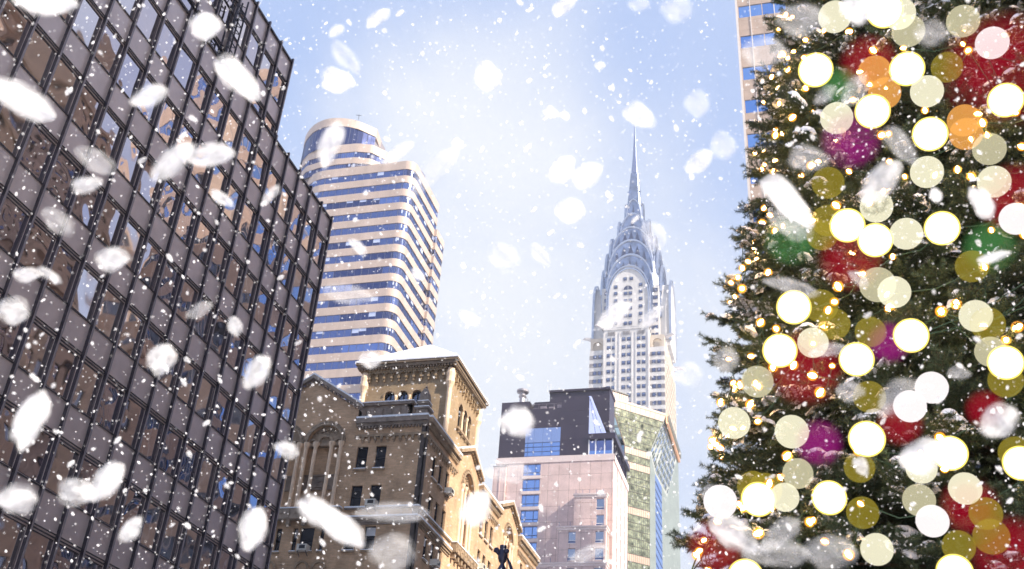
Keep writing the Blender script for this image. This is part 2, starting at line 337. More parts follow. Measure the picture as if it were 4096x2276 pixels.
# ------------------------------------------------ brown brick building with square tower
brk = brickmat('brown_brick', (.60, .385, .225), (.74, .49, .295), (.56, .40, .28), 0)
brk2 = brickmat('tan_brick', (.36, .25, .145), (.42, .30, .18), (.38, .29, .2), 0, .45, .15, .28)
stone = mat('carved_stone', (.34, .245, .16), .8, var=.3, vscale=1.5, bump=.6, bscale=5)
stone_d = mat('darker_stone', (.27, .215, .175), .85, var=.4, vscale=1.2, bump=.6, bscale=6)  # darker stone; the front cornices and belts take it, the side ones don't
terra = mat('terracotta_shaft', (.80, .60, .42), .7, var=.15, vscale=2)
frame_d = mat('dark_window_frame', (.02, .017, .022), .5)
gl_b = glassmat('sash_glass', (.33, .36, .42), .04, .3, 1.2); gl_d = glassmat('sash_glass_dark', (.14, .15, .19), .05, .3, 1.2)
blind = mat('window_blind', (.72, .72, .74), .7)
bb = thing('brick_building', 'brown brick building with gabled arcades and a snow-capped square tower, centre left', 'building', loc=(93, 45, GZ))
FR = Face((75, 0, 0), (0, 1, 0), (-1, 0, 0)); RI = Face((0, 29.2, 0), (1, 0, 0), (0, -1, 0))
def sash(F, u0, u1, z0, z1, dep, parent, style=0):
    q = MB(); t = .07; d0 = -dep + .02; zc = (z0 + z1) / 2
    for bx in ((u0, u0 + t, z0, z1), (u1 - t, u1, z0, z1), (u0 + t, u1 - t, z0, z0 + t), (u0 + t, u1 - t, z1 - t, z1), (u0 + t, u1 - t, zc - .05, zc + .05)):
        F.box(q, *bx, d0, d0 + .12, 0)
    F.rect(q, u0 + t, u1 - t, z0 + t, zc - .05, d0 + .03, 1 if style != 2 else 2); F.rect(q, u0 + t, u1 - t, zc + .05, z1 - t, d0 + .06, 2 if style == 1 else 1)
    if style == 3: F.rect(q, u0 + t, u1 - t, zc + .25, z1 - t, d0 + .08, 3)
    return q.build('window', [frame_d, gl_b, gl_d, blind], parent)
rowsB = [(31.47, 33.45), (28.2, 30.06), (24.66, 26.62), (21.1, 23.1), (17.6, 19.6)]
# front (dark, shaded) wall
hF, hR = [], []
for r in rowsB:
    hF += [(32.48, 33.42, *r), (34.12, 35.08, *r)]
for r in rowsB[2:]: hF += [(36.85, 37.2, *r), (37.75, 38.95, *r), (39.2, 39.6, *r), (40.6, 41.1, *r)]
for c, wd in ((77.8, 1.05), (79.55, 1.0), (81.3, .95)):
    for r in rowsB: hR.append((c - wd / 2, c + wd / 2, *r))
for c in (92.0, 93.7, 95.5): 
    for r in rowsB: hR.append((c - .48, c + .48, *r))
for c in (107.2, 109.2, 111.2): 
    for r in rowsB: hR.append((c - .48, c + .48, *r))
gabR = [(83.6, 90.4, 87.1), (97.7, 105.2, 101.5)]
w = MB(); FR.wall(w, 29.2, 35.45, GZ, 35.45, hF[:10] , .32)
low = [h for h in hF[10:]]
FR.wall(w, 35.45, 44.7, GZ, 27.2, low, .32)
RI.wall(w, 75, 83.6, GZ, 35.45, [h for h in hR if h[1] < 83.6], .32); RI.wall(w, 90.4, 97.7, GZ, 35.45, [h for h in hR if 90 < h[0] < 97.7], .32)
RI.wall(w, 105.2, 113.5, GZ, 35.45, [h for h in hR if h[0] > 105], .32)
w.box(75.6, 113, 29.8, 60, GZ, 35.2)
w.build('wall', brk, bb)
k = 0
for h in hF: sash(FR, *h, .32, bb, (0, 1, 0, 0, 3, 0, 2, 0)[k % 8]); k += 1
for h in hR: sash(RI, *h, .32, bb, (3, 0, 1, 0, 3)[k % 5]); k += 1
for F, hs in ((FR, hF), (RI, hR)):                                       # stone sills with a line of snow
    for h in hs:
        q = MB(); F.box(q, h[0] - .08, h[1] + .08, h[2] - .14, h[2], .003, .14, 0); F.box(q, h[0] - .06, h[1] + .06, h[2] + .002, h[2] + .07, -.12, .13, 1); q.build('sill', [stone, snow_m], bb)
# gabled arcade bays: big arch with three lights, tall terracotta columns below
def gable(F, u0, u1, uc, ptop, peave, groups, zb, nm):
    w = MB()
    arch = [(g0, g1, 28.2, 34.0 + (g1 - g0) / 2 * .98) for g0, g1 in groups]
    zt = max(a[3] for a in arch) + .1
    F.wall(w, u0, u1, zb, zt, [], .8, arches=[(a[0], a[1], a[2], a[3]) for a in arch])
    w.extr([F.p(u0, zt, 0), F.p(u1, zt, 0), F.p(u1, peave, 0), F.p(uc, ptop, 0), F.p(u0, peave, 0)], F.n * -.6)
    for u in (u0, u1): w.quad(F.p(u, zb, 0), F.p(u, peave, 0), F.p(u, peave, -.6), F.p(u, zb, -.6))
    w.build('gable_wall', brk, bb)
    c = MB()                                                             # raking cornice with dentils
    for a, b_ in (((u0 - .25, peave), (uc, ptop)), ((uc, ptop), (u1 + .25, peave))):
        c.extr([F.p(a[0], a[1], 0.002), F.p(b_[0], b_[1], 0.002), F.p(b_[0], b_[1] + .35, 0.002), F.p(a[0], a[1] + .35, 0.002)], F.n * .4)
        n = 12
        for j in range(n):
            t = (j + .3) / n; t2 = (j + .8) / n; L_ = lambda t: (a[0] + (b_[0] - a[0]) * t, a[1] + (b_[1] - a[1]) * t)
            p, q_ = L_(t), L_(t2); c.extr([F.p(p[0], p[1] - .22, 0.002), F.p(q_[0], q_[1] - .22, 0.002), F.p(q_[0], q_[1] - .003, 0.002), F.p(p[0], p[1] - .003, 0.002)], F.n * .2)
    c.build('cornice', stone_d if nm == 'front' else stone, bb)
    for a, b_ in (((u0 - .25, peave + .353), (uc, ptop + .353)), ((uc, ptop + .353), (u1 + .25, peave + .353))):
        s_ = MB(); s_.extr([F.p(a[0], a[1], .38), F.p(b_[0], b_[1], .38), F.p(b_[0], b_[1] + .17, .38), F.p(a[0], a[1] + .17, .38)], F.n * -.6); s_.build('snow_cap', snow_m, bb)
    for g0, g1 in groups:
        cc, r = (g0 + g1) / 2, (g1 - g0) / 2; a = MB()
        F.archband(a, cc, 34.0, r - .02, r + .16, .002, .16); F.archband(a, cc, 34.0, r + .18, r + .36, .002, .09); 
        for j in range(14):
            t = math.pi * (j + .5) / 14; x, z = cc - (r + .27) * math.cos(t), 34 + (r + .27) * math.sin(t); F.box(a, x - .05, x + .05, z - .05, z + .05, .09, .15)
        # tympanum with carved roundel, sub-arches
        wd = (g1 - g0); side = wd * .27; cols = [g0, g0 + side, g1 - side, g1]
        tp = [F.p(cc - (r - .05) * math.cos(math.pi * j / 12), 34.0 + (r - .05) * math.sin(math.pi * j / 12), -.35) for j in range(13)]; a.extr(tp, F.n * .08)
        F.archband(a, cc, 34.0, wd / 2 - side - .16, wd / 2 - side, -.268, -.05, 12)
        for sc in (g0 + side / 2, g1 - side / 2): F.archband(a, sc, 34.0, side / 2 - .14, side / 2, -.268, -.08, 10)
        for j in range(3):
            x = cc + (j - 1) * .38; z = 34.0 + r * .72 - abs(j - 1) * .12; F.archband(a, x, z, .07, .16, -.268, -.16, 8)
        F.box(a, g0, g1, 33.75, 34.0, -.7, -.12)
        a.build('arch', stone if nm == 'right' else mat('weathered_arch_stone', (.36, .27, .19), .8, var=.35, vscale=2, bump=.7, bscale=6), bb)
        for x in cols:
            q = MB(); o = F.p(x, 0, .02)
            q.lathe((o[0], o[1], 28.15), [(.24, 0), (.24, .2), (.17, .28), (.165, 5.1), (.16, 5.35), (.26, 5.6), (.28, 5.85)], 12)
            q.build('column', terra, bb)
        for lo, hi in ((31.3, 33.6), (28.25, 30.0)):
            for a_, b_ in zip(cols[:-1], cols[1:]): sash(F, a_ + .14, b_ - .14, lo, hi, .75, bb, 2)
        sp = MB(); F.box(sp, g0, g1, 30.0, 31.3, -.78, -.5); F.box(sp, cc - .45, cc + .45, 30.2, 31.1, -.5, -.44); F.archband(sp, cc, 30.6, .12, .26, -.44, -.38, 10); F.box(sp, g0, g1, 31.2, 31.32, -.5, -.42)
        sp.build('spandrel', stone_d, bb)
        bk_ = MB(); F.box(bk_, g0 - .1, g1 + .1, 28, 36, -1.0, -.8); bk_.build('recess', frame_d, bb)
    bal = MB()                                                           # balcony parapet on brackets below the columns
    F.box(bal, u0 + .2, u1 - .2, 27.25, 28.1, .0, .55)
    for j in range(7):
        u = u0 + .5 + j * (u1 - u0 - 1.0) / 6; F.box(bal, u - .08, u + .08, 27.3, 28.08, .55, .62); F.archband(bal, u + (u1 - u0 - 1) / 12 if j < 6 else u, 27.65, .05, .16, .55, .60, 8)
        F.box(bal, u - .16, u + .16, 26.75, 27.25, .003, .42)
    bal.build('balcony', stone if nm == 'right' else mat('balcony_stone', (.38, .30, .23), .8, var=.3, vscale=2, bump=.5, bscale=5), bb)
    s_ = MB(); F.box(s_, u0 + .15, u1 - .15, 28.103, 28.2, -.05, .6); s_.build('snow_cap', snow_m, bb)
gable(FR, 35.45, 44.7, 40.06, 40.0, 36.9, [(36.6, 39.75), (40.4, 43.6)], 27.2, 'front')
for u0, u1, uc in gabR:
    gable(RI, u0, u1, uc, 37.9, 36.2, [((u0 + u1) / 2 - 1.55, (u0 + u1) / 2 + 1.55)], GZ, 'right')
# cornices, corbel tables, belts on the plain bays
for F, a, c in ((FR, 29.0, 35.4), (RI, 75.0, 83.5), (RI, 90.5, 97.6), (RI, 105.3, 113.5)):
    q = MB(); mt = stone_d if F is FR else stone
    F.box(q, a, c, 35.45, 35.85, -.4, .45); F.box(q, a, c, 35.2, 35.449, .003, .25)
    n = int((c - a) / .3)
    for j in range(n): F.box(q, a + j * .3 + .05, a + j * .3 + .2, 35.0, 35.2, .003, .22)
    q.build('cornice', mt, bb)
    q = MB(); F.box(q, a, c, 34.25, 34.45, .003, .2)
    n = int((c - a) / .55)
    for j in range(n):
        F.box(q, a + j * .55 + .06, a + j * .55 + .28, 33.95, 34.25, .003, .18); F.box(q, a + j * .55 + .11, a + j * .55 + .23, 33.75, 33.95, .003, .1)
    q.build('corbel_table', stone, bb)
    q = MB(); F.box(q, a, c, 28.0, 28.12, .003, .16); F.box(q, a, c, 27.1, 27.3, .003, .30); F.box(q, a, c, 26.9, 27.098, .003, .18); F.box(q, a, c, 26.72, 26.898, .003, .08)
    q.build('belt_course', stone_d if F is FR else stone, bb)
    for bx in ((28.123, 28.25, .0, .18), (27.303, 27.44, .0, .32), (35.853, 36.02, -.4, .47)): q = MB(); F.box(q, a, c, *bx); q.build('snow_cap', snow_m, bb)
q = MB(); FR.box(q, 29.02, 29.55, GZ, 35.2, .003, .14); RI.box(q, 74.86, 75.4, GZ, 35.2, .003, .12); q.build('corner_pilaster', mat('sooty_brick', (.10, .08, .07), .85, var=.3, vscale=2, bump=.3, bscale=8), bb)
for F, u in ((FR, 38.35), (FR, 36.9), (FR, 41.2)):
    q = MB(); F.archband(q, u, 23.3, .45, .62, .003, .12); q.build('arch', stone, bb)
# corner pinnacle
q = MB(); q.box(75.15, 76.15, 29.35, 30.35, 35.95, 36.7); q.box(75.0, 76.3, 29.2, 30.5, 36.7, 36.85); q.box(75.3, 76.0, 29.5, 30.2, 36.85, 37.25); q.box(75.15, 76.15, 29.35, 30.35, 37.25, 37.45)
rs = [[(75.65 + s * x, 29.85 + s * y, z) for x, y in ((-1, -1), (1, -1), (1, 1), (-1, 1))] for s, z in ((.42, 37.45), (.36, 38.2), (.16, 38.75), (.03, 38.85))]
q.rings(rs); q.lathe((75.65, 29.85, 38.83), [(.03, 0), (.12, .1), (.03, .22)], 8); q.build('pinnacle', stone_d, bb)
for a in ((75.0, 76.3, 29.2, 30.5, 36.853, 36.93), (75.15, 76.15, 29.35, 30.35, 37.453, 37.52)): q = MB(); q.box(*a); q.build('snow_cap', snow_m, bb)
q = MB(); q.box(77.8, 78.2, 31.9, 36.8, 35.9, 38.5); q.box(77.6, 78.4, 31.7, 37.0, 38.5, 38.75)
for j in range(6): q.box(77.68, 77.8, 32.1 + j * .8, 32.7 + j * .8, 37.0, 38.2)
q.box(77.8, 80.5, 31.9, 32.3, 35.9, 38.5); q.build('roof_parapet', stone_d, bb)
q = MB(); q.box(77.55, 78.45, 31.65, 37.05, 38.753, 38.85); q.build('snow_cap', snow_m, bb)
# tower
TF = Face((80.5, 0, 0), (0, 1, 0), (-1, 0, 0)); TR = Face((0, 29.57, 0), (1, 0, 0), (0, -1, 0))
w = MB(); aF = [(c - .5, c + .5, 38.8, 41.2) for c in (35.3, 34.0, 32.65)]; aR = [(c - .52, c + .52, 38.85, 41.25) for c in (84.1, 85.5, 86.8)]
TF.wall(w, 29.57, 37.96, 34, 43.4, [], .4, arches=aF); TR.wall(w, 80.5, 89.2, 34, 43.4, [], .4, arches=aR)
w.box(81, 88.7, 30.1, 37.5, 34, 43.2); w.quad((80.5, 37.96, 34), (89.2, 37.96, 34), (89.2, 37.96, 43.4), (80.5, 37.96, 43.4)); w.quad((89.2, 29.57, 34), (89.2, 37.96, 34), (89.2, 37.96, 43.4), (89.2, 29.57, 43.4))
w.build('tower_wall', brk2, bb)
for F, hs in ((TF, aF), (TR, aR)):
    for h in hs:
        q = MB(); c = (h[0] + h[1]) / 2
        F.rect(q, h[0], h[1], h[2], h[3], -.36, 1); F.box(q, c - .04, c + .04, h[2], h[3] - .05, -.34, -.26, 0); F.archband(q, c, h[3] - .5, .40, .52, -.34, -.2, 10)
        for u in (h[0], h[1] - .1): F.box(q, u, u + .1, h[2], h[3] - .5, -.34, -.2, 0)
        q.build('window', [frame_d, gl_d], bb)
        a = MB(); F.archband(a, c, h[3] - .5, .52, .66, .003, .06, 12); a.build('arch', stone, bb)
    for u in ((hs[0][0] + hs[1][1]) / 2, (hs[1][0] + hs[2][1]) / 2):
        q = MB(); o = F.p(u, 0, .0); q.lathe((o[0], o[1], 38.8), [(.13, 0), (.10, .1), (.09, 1.6), (.16, 1.85), (.16, 1.95)], 10); q.build('column', terra, bb)
    q = MB(); F.box(q, min(h[0] for h in hs) - .3, max(h[1] for h in hs) + .3, 38.55, 38.75, .003, .25)
    for j in range(4): F.box(q, min(h[0] for h in hs) + j * 1.1, min(h[0] for h in hs) + .2 + j * 1.1, 38.3, 38.55, .003, .18)
    q.build('sill', stone, bb)
    u0, u1 = (30.2, 37.4) if F is TF else (81.1, 88.7); n = 10; st = (u1 - u0) / n; q = MB()
    F.box(q, u0 - .3, u1 + .3, 43.2, 43.5, .003, .32)
    for j in range(n + 1): F.box(q, u0 + j * st - .11, u0 + j * st + .11, 42.45, 43.2, .003, .28); F.box(q, u0 + j * st - .07, u0 + j * st + .07, 42.2, 42.45, .003, .16)
    for j in range(n): F.archband(q, u0 + (j + .5) * st, 42.85, st / 2 - .13, st / 2 - .02, .003, .28, 8)
    q.build('corbel_table', brk2, bb)
for x, y in ((80.48, 29.55), (80.48, 37.9), (89.2, 29.55)):
    q = MB(); q.lathe((x, y, 35), [(.27, 0), (.24, .3), (.23, 6.2), (.3, 6.5), (.42, 6.8), (.38, 7.3), (.42, 7.7), (.3, 8.2)], 12); q.build('corner_column', terra, bb)
e = MB(); e.box(79.9, 89.8, 28.95, 38.6, 43.5, 43.8); e.box(79.75, 89.95, 28.8, 38.75, 43.8, 44.0)
for j in range(34):
    e.box(79.95, 80.2, 29.1 + j * .28, 29.24 + j * .28, 43.3, 43.5); e.box(80.2 + j * .28, 80.34 + j * .28, 29.0, 29.25, 43.3, 43.5)
e.build('eaves', mat('eaves_stone', (.22, .16, .11), .8, var=.3, vscale=2, bump=.4, bscale=5), bb)
r = MB(); r.rings([[(79.7, 28.75, 44.003), (90, 28.75, 44.003), (90, 38.8, 44.003), (79.7, 38.8, 44.003)], [(79.7, 28.75, 44.14), (90, 28.75, 44.14), (90, 38.8, 44.14), (79.7, 38.8, 44.14)], [(85.0, 33.6, 48.4), (85.1, 33.6, 48.4), (85.1, 33.7, 48.4), (85.0, 33.7, 48.4)]])
r.build('roof', mat('snowy_roof', (.78, .79, .85), .75, var=.06, vscale=1.2, bump=.3, bscale=3), bb)
# window air conditioners
ac_body = mat('cream_enamel', (.72, .69, .62), .5, var=.1, vscale=3); ac_grill = mat('ac_grille', (.05, .05, .06), .6)
def ac(F, u, z, lab):
    o = F.p(u, z); t = thing('air_conditioner', lab, 'air conditioner', 'window air conditioners on the brick building', loc=o)
    q = MB(); F.box(q, u - .42, u + .42, z, z + .5, -.1, .62); q.build('casing', ac_body, t)
    q = MB(); F.box(q, u - .3, u + .2, z + .12, z + .4, .622, .64)
    for j in range(4): F.box(q, u - .3, u + .2, z + .14 + j * .07, z + .165 + j * .07, .641, .655)
    q.build('grille', ac_grill, t)
    q = MB()
    for du in (-.35, .35): q.tube([F.p(u + du, z - .35, .02), F.p(u + du, z - .02, .55)], .03, 4)
    q.build('bracket', ac_grill, t)
ac(FR, 33.05, 28.15, 'cream window air conditioner above the snowy belt on the dark brick front')
ac(FR, 38.35, 24.6, 'cream window air conditioner in the wide window below the balcony of the brick building')
ac(RI, 81.3, 31.45, 'cream window air conditioner in the top window row of the sunlit brick side')
ac(RI, 79.55, 24.7, 'cream window air conditioner in the lowest window row, nearest the brick corner')
ac(RI, 92.0, 28.2, 'cream window air conditioner on the sunlit brick side beyond the first gable')

# ------------------------------------------------ rounded tower with ribbon windows
peach = mat('peach_granite', (.44, .345, .29), .55, var=.13, vscale=.5, bump=.02, bscale=3, stretch=(1, 1, .18))
rib = [glassmat('ribbon_glass_blue', (.19, .235, .43), .05, .2, .5), glassmat('ribbon_glass_dark', (.095, .115, .24), .05, .2, .5), glassmat('ribbon_glass_light', (.26, .34, .62), .06, .15, .5)]
mull = mat('ribbon_mullion', (.10, .11, .17), .5, .3); rblind = mat('ribbon_blind', (.42, .48, .66), .6)
def arc(cx, cy, r, a0, a1, n=10): return [(cx + r * math.cos(R(a0 + (a1 - a0) * k / n)), cy + r * math.sin(R(a0 + (a1 - a0) * k / n))) for k in range(n + 1)]
def inset(path, d):
    out = []
    for k, p in enumerate(path):
        a = Vector(path[max(k - 1, 0)]); b = Vector(path[min(k + 1, len(path) - 1)]); t = (b - a).normalized(); out.append((p[0] - t.y * d, p[1] + t.x * d))
    return out
def resample(path, step):
    out = [path[0]]; 
    for a, b in zip(path[:-1], path[1:]):
        L_ = math.dist(a, b); n = max(1, round(L_ / step))
        out += [(a[0] + (b[0] - a[0]) * k / n, a[1] + (b[1] - a[1]) * k / n) for k in range(1, n + 1)]
    return out
rtw = thing('rounded_tower', 'tall rounded tower of peach granite bands and blue ribbon windows', 'building', loc=(185, 90, GZ))
def band(path, z0, z1, nm='spandrel'):
    q = MB(); inn = inset(path, 1.2); q.strip(path, z0, z1); q.ledge(path, inn, z0); q.ledge(path, inn, z1)
    q.build(nm, peach, rtw)
def ribbon(path, z0, z1, dark=False):
    q = MB(); gp = resample(inset(path, .16), 1.55)
    run = 0
    for k, (a, b) in enumerate(zip(gp[:-1], gp[1:])):
        if run <= 0: run = int(RNG.integers(2, 9)); c = 1 if dark else int(RNG.choice([0, 0, 0, 1, 1, 2]))
        run -= 1; q.quad((*a, z0), (*b, z0), (*b, z1), (*a, z1), c)
        if RNG.random() < .13 and not dark: 
            h = z1 - (z1 - z0) * RNG.uniform(.25, .6); ia = inset([a, b], -.03); q.quad((*ia[0], h), (*ia[1], h), (*ia[1], z1), (*ia[0], z1), 4)
        q.tube([(*a, z0), (*a, z1)], .045 if k % 4 else .09, 4, 3)
    return q.build('window_band', rib + [mull, rblind], rtw)
main = [(196, 107.5)] + arc(181, 98.5, 9.0, 90, 180, 12)[0:] 
main = [(190, 107)] + [(181 + 8 * math.cos(R(a)), 99 + 8 * math.sin(R(a))) for a in range(90, 181, 9)] + arc(175.4, 79.8, 2.4, 180, 270, 10) + [(190.6, 77.4)]
back = [(189.6, 77.9), (189.6, 76.75), (189.65, 76.7), (194.2, 76.7)] + arc(194.4, 79.5, 2.8, 270, 360, 8) + [(197.2, 95)]
P37 = 3.70
for i in range(20):
    zt = 144.3 - i * P37
    ribbon(main, zt - 1.82, zt)
    band(main, zt, (zt + 1.88) if i else 146.6)
    if i >= 2: ribbon(back, zt - 1.82, zt); band(back, zt, zt + 1.88)
zl = 144.3 - 19 * P37 - 1.82
q = MB(); q.prism([(x, y) for x, y in main] + [(190.6, 107)], GZ, zl); q.prism(back + [(189.6, 95)], GZ, zl); q.build('base_wall', peach, rtw)
q = MB(); q.prism(inset(main, .8) + [(189.5, 106)], zl, 146.3); q.prism(inset(back, .8) + [(189.8, 95)], zl, 137.2); q.build('core', mat('tower_core', (.2, .18, .2), .8), rtw)
mid = [(186, 110.5), (181, 110.2), (177.2, 108.4), (174.6, 105.4), (173.7, 101.5), (173.3, 97), (173.5, 92.8), (174.6, 89.3), (177.6, 87.0), (182, 85.8), (188, 85.6)]
mid = resample(mid, 1.2); drum = [(186, 111.4), (182, 111.2), (178.6, 110), (176, 107.6), (174.0, 104.9), (172.9, 101.2), (173.5, 97.6), (175.0, 94.5), (178.9, 91.05)]
def smooth(p, n=3):
    for _ in range(n):
        o = [p[0]]
        for a, b in zip(p[:-1], p[1:]): o += [(a[0] * .75 + b[0] * .25, a[1] * .75 + b[1] * .25), (a[0] * .25 + b[0] * .75, a[1] * .25 + b[1] * .75)]
        p = o + [p[-1]]
    return p
drum = smooth(drum, 2); mid = smooth(mid, 1)
band(mid, 151.6, 154.0); ribbon(mid, 149.9, 151.6); band(mid, 148.2, 149.9); ribbon(mid, 146.3, 148.2)
band(drum, 160.1, 162.5, 'crown_band'); ribbon(drum, 153.6, 160.1, True)
q = MB(); q.prism(inset(drum, .8) + [(186, 91.6)], 153.8, 162.2); q.prism(inset(mid, .8), 146, 153.9); q.build('upper_core', mat('upper_core', (.22, .2, .22), .8), rtw)
q = MB(); q.quad((178.9, 91.05, 160.1), (186, 92, 160.1), (186, 92, 162.5), (178.9, 91.05, 162.5)); q.quad((178.9, 91.05, 160.1), (175, 94.5, 160.1), (186, 100, 160.1), (186, 92, 160.1)); q.build('drum_end', peach, rtw)
q = MB(); q.lathe((181.5, 81.5, 146), [(3.2, 0), (3.2, 3.0), (2.9, 3.4)], 24); q.build('roof_drum', mat('roof_drum', (.10, .12, .22), .4, .5), rtw)
q = MB(); pr = [(173.2, y) for y in (93, 90.6, 88.2, 86.2, 84.6)]
for p in pr: q.tube([(*p, 146.6), (*p, 147.5)], .05, 4)
for z in (147.05, 147.5): q.tube([(*p, z) for p in pr], .05, 4)
q.build('railing', mat('roof_railing', (.75, .74, .74), .5), rtw)
q = MB(); q.tube([(174.6, 94.2, 162.4), (174.6, 94.2, 164)], .05, 4); q.tube([(174.6, 93.6, 163.5), (174.6, 95, 163.9)], .05, 4); q.build('antenna', frame_d, rtw)

# ------------------------------------------------ pink panelled hotel with black top
pink = tilemat('pink_panel', (.60, .455, .425), (.27, .19, .17), 2.1, 3.2, .06); pinkt = mat('pink_trim', (.66, .55, .52), .6, var=.06, vscale=.5)
blk = mat('black_metal_cladding', (.060, .048, .068), .38, .35, var=.08, vscale=.3)
blu = glassmat('hotel_glass', (.36, .50, .80), .03, .1, .4); blu2 = glassmat('hotel_glass_pale', (.50, .56, .74), .04, .1, .3); grg = glassmat('hotel_glass_grey', (.42, .43, .48), .04, .5, .5)
alum = mat('white_mullion', (.72, .72, .74), .45); dmul = mat('blue_mullion', (.10, .14, .28), .45, .3)
ht = thing('hotel_building', 'pink panelled hotel with black metal top and a column of blue windows', 'building', loc=(198, 46, GZ))
HF = Face((190, 0, 0), (0, 1, 0), (-1, 0, 0)); HR = Face((0, 34.4, 0), (1, 0, 0), (0, -1, 0))
rw = [(79.3 - 3.19 * i - 2.45, 79.3 - 3.19 * i) for i in range(24)]
w = MB(); HF.wall(w, 34.4, 58.0, GZ, 79.5, [(48.95, 52.5, a, b) for a, b in rw], .25)
hsR = []
for i in range(24):
    for x in (194.2, 198.6, 203.4): hsR.append((x, x + .75, rw[i][0] - .2, rw[i][1]))
HR.wall(w, 190, 207, GZ, 79.5, hsR, .5); w.box(190.6, 206.8, 35, 57.8, GZ, 79.4); w.build('wall', pink, ht)
q = MB(); HF.box(q, 34.2, 58.2, 79.5, 80.8, -.5, .12); HR.box(q, 190.0, 207.3, 79.5, 80.8, -.5, .2)
q.build('band_course', pinkt, ht)
for a, b in rw:
    q = MB(); HF.box(q, 48.7, 52.75, a - .62, a, .003, .07); q.build('sill_panel', pinkt, ht)
for a, b in rw[:16]:
    q = MB(); HF.rect(q, 48.95, 52.5, a, b, -.22, 0)
    for u in (48.95, 49.95, 51.6, 52.4): HF.box(q, u, u + .1, a, b, -.2, -.08, 1)
    for z in (a, a + .62, b - .1): HF.box(q, 48.95, 52.5, z, z + .1, -.199, -.09, 1)
    q.build('window', [blu, dmul], ht)
for h in hsR[:45]:
    q = MB(); HR.rect(q, *h, -.45, 0); HR.box(q, h[0], h[1], h[2] + .7, h[2] + .8, -.44, -.3, 1); q.build('slot_window', [grg, dmul], ht)
q = MB(); HF.box(q, 55.9, 58.5, GZ, 78.8, .003, .5); HF.box(q, 57.0, 57.2, GZ, 78.4, .503, .6); q.build('pilaster', pink, ht)
q = MB(); HF.box(q, 55.8, 58.6, 78.8, 79.0, -.2, .6); q.build('coping', blk, ht)
q = MB(); hole = (45.2, 52.5, 80.9, 87.1)
HF.wall(q, 39.5, 51.9, 80.8, 91.3, [(45.2, 51.9, 80.9, 87.1)], .2); HF.wall(q, 51.9, 57.9, 80.8, 93.1, [(51.9, 52.5, 80.9, 87.1)], .2); HF.wall(q, 39.5, 45.2, 91.3, 93.4)
q.box(190.3, 206, 39.5, 51.8, 80.8, 90.6); q.box(190.3, 203, 51.9, 57.9, 80.8, 93.09); q.quad((190, 51.9, 91.3), (203, 51.9, 91.3), (203, 51.9, 93.1), (190, 51.9, 93.1)); q.box(190.003, 200, 39.51, 45.2, 91.0, 93.4)
q.quad((190, 57.9, 80.8), (203, 57.9, 80.8), (203, 57.9, 93.1), (190, 57.9, 93.1)); q.quad((190, 39.5, 80.8), (206, 39.5, 80.8), (206, 39.5, 93.4), (190, 39.5, 93.4))
for z in (84.2, 87.4, 90.4): HF.box(q, 39.5, 45.15, z, z + .06, .002, .02); HF.box(q, 52.6, 57.9, z, z + .06, .002, .02)
q.build('black_top', blk, ht)
q = MB(); a0, a1 = 45.2, 52.5; st = (a1 - a0) / 4
HF.rect(q, a0, a1, 83.9, 87.1, -.12, 1); HF.rect(q, a0, a1, 80.9, 83.9, -.16, 0)
for k in range(5): HF.box(q, a0 + k * st - .05, a0 + k * st + .05, 80.9, 83.9, -.15, -.05, 2)
for z in (80.9, 81.9, 82.9, 83.85): HF.box(q, a0, a1, z, z + .1, -.149, -.06, 2)
for k in range(1, 4): HF.box(q, a0 + k * st - .02, a0 + k * st + .02, 83.96, 87.1, -.118, -.1, 2)
q.build('picture_window', [blu, blu2, dmul], ht)
c = MB()                                                                 # glazed corner room under a black roof slab
c.quad((190.2, 34.6, 80.8), (190.2, 39.48, 80.8), (190.2, 39.48, 84.0), (190.2, 34.6, 84.0), 0); c.quad((190.2, 34.6, 80.8), (207, 34.6, 80.8), (207, 34.6, 84.0), (190.2, 34.6, 84.0), 0)
c.box(190.1, 190.18, 34.6, 39.4, 80.8, 81.6, 2)
for y in (34.5, 36.1, 37.9, 39.25): c.box(189.98, 190.2, y, y + .2, 80.8, 84.0, 1)
for k in range(9): c.box(190.6 + k * 1.9, 190.75 + k * 1.9, 34.45, 34.6, 80.8, 84.0, 3)
c.build('corner_glazing', [glassmat('dusky_glass', (.22, .24, .42), .05, .1, .4), alum, blu, blk], ht)
c = MB(); c.box(189.6, 207.4, 34.0, 39.48, 84.0, 85.1); c.build('roof_slab', blk, ht)
c = MB(); c.box(191, 206.5, 35.2, 39.4, 80.8, 83.9); c.build('room_core', blk, ht)
c = MB(); c.extr([(190.0, 39.45, 85.1), (190.0, 39.45, 93.6), (190.35, 39.1, 93.6), (194.0, 35.9, 85.1)], (.25, .25, 0)); c.build('slanted_glazing', glassmat('slanted_glass', (.62, .66, .86), .05, .05, .3), ht)
c = MB()
for f in (.35, .7): c.tube([(190.05, 39.3, 93.0), (190 + 3.9 * f, 39.45 - 3.55 * f, 85.2)], .03, 4)
c.build('glazing_bar', dmul, ht)
q = MB(); q.box(199, 205, 37, 50.0, 90, 99.2); q.box(199.8, 205, 50, 53.5, 90, 97.6); q.extr([(199.9, 53.5, 90.2), (199.9, 53.5, 97.6), (199.9, 57.4, 93.2), (199.9, 57.4, 90.2)], (5, 0, 0)); q.box(198.6, 205.2, 36.8, 50.2, 99.2, 99.7)
for y in (46.5, 48.8, 51.2): q.box(199.6 if y > 50 else 198.8, 200, y, y + 1.0, 95.0, 96.2)
q.build('plant_room', blk, ht)
q = MB()
for y in (45.4, 47.2, 49.0, 50.8): q.box(192 + .0, 194, y, y + 1.2, 91.3, 92.4 + .5 * (y % 1.3)); 
for y in (45.3, 46.9, 48.5, 50.1, 51.7): q.tube([(190.4, y, 91.3), (190.4, y, 92.5)], .05, 4)
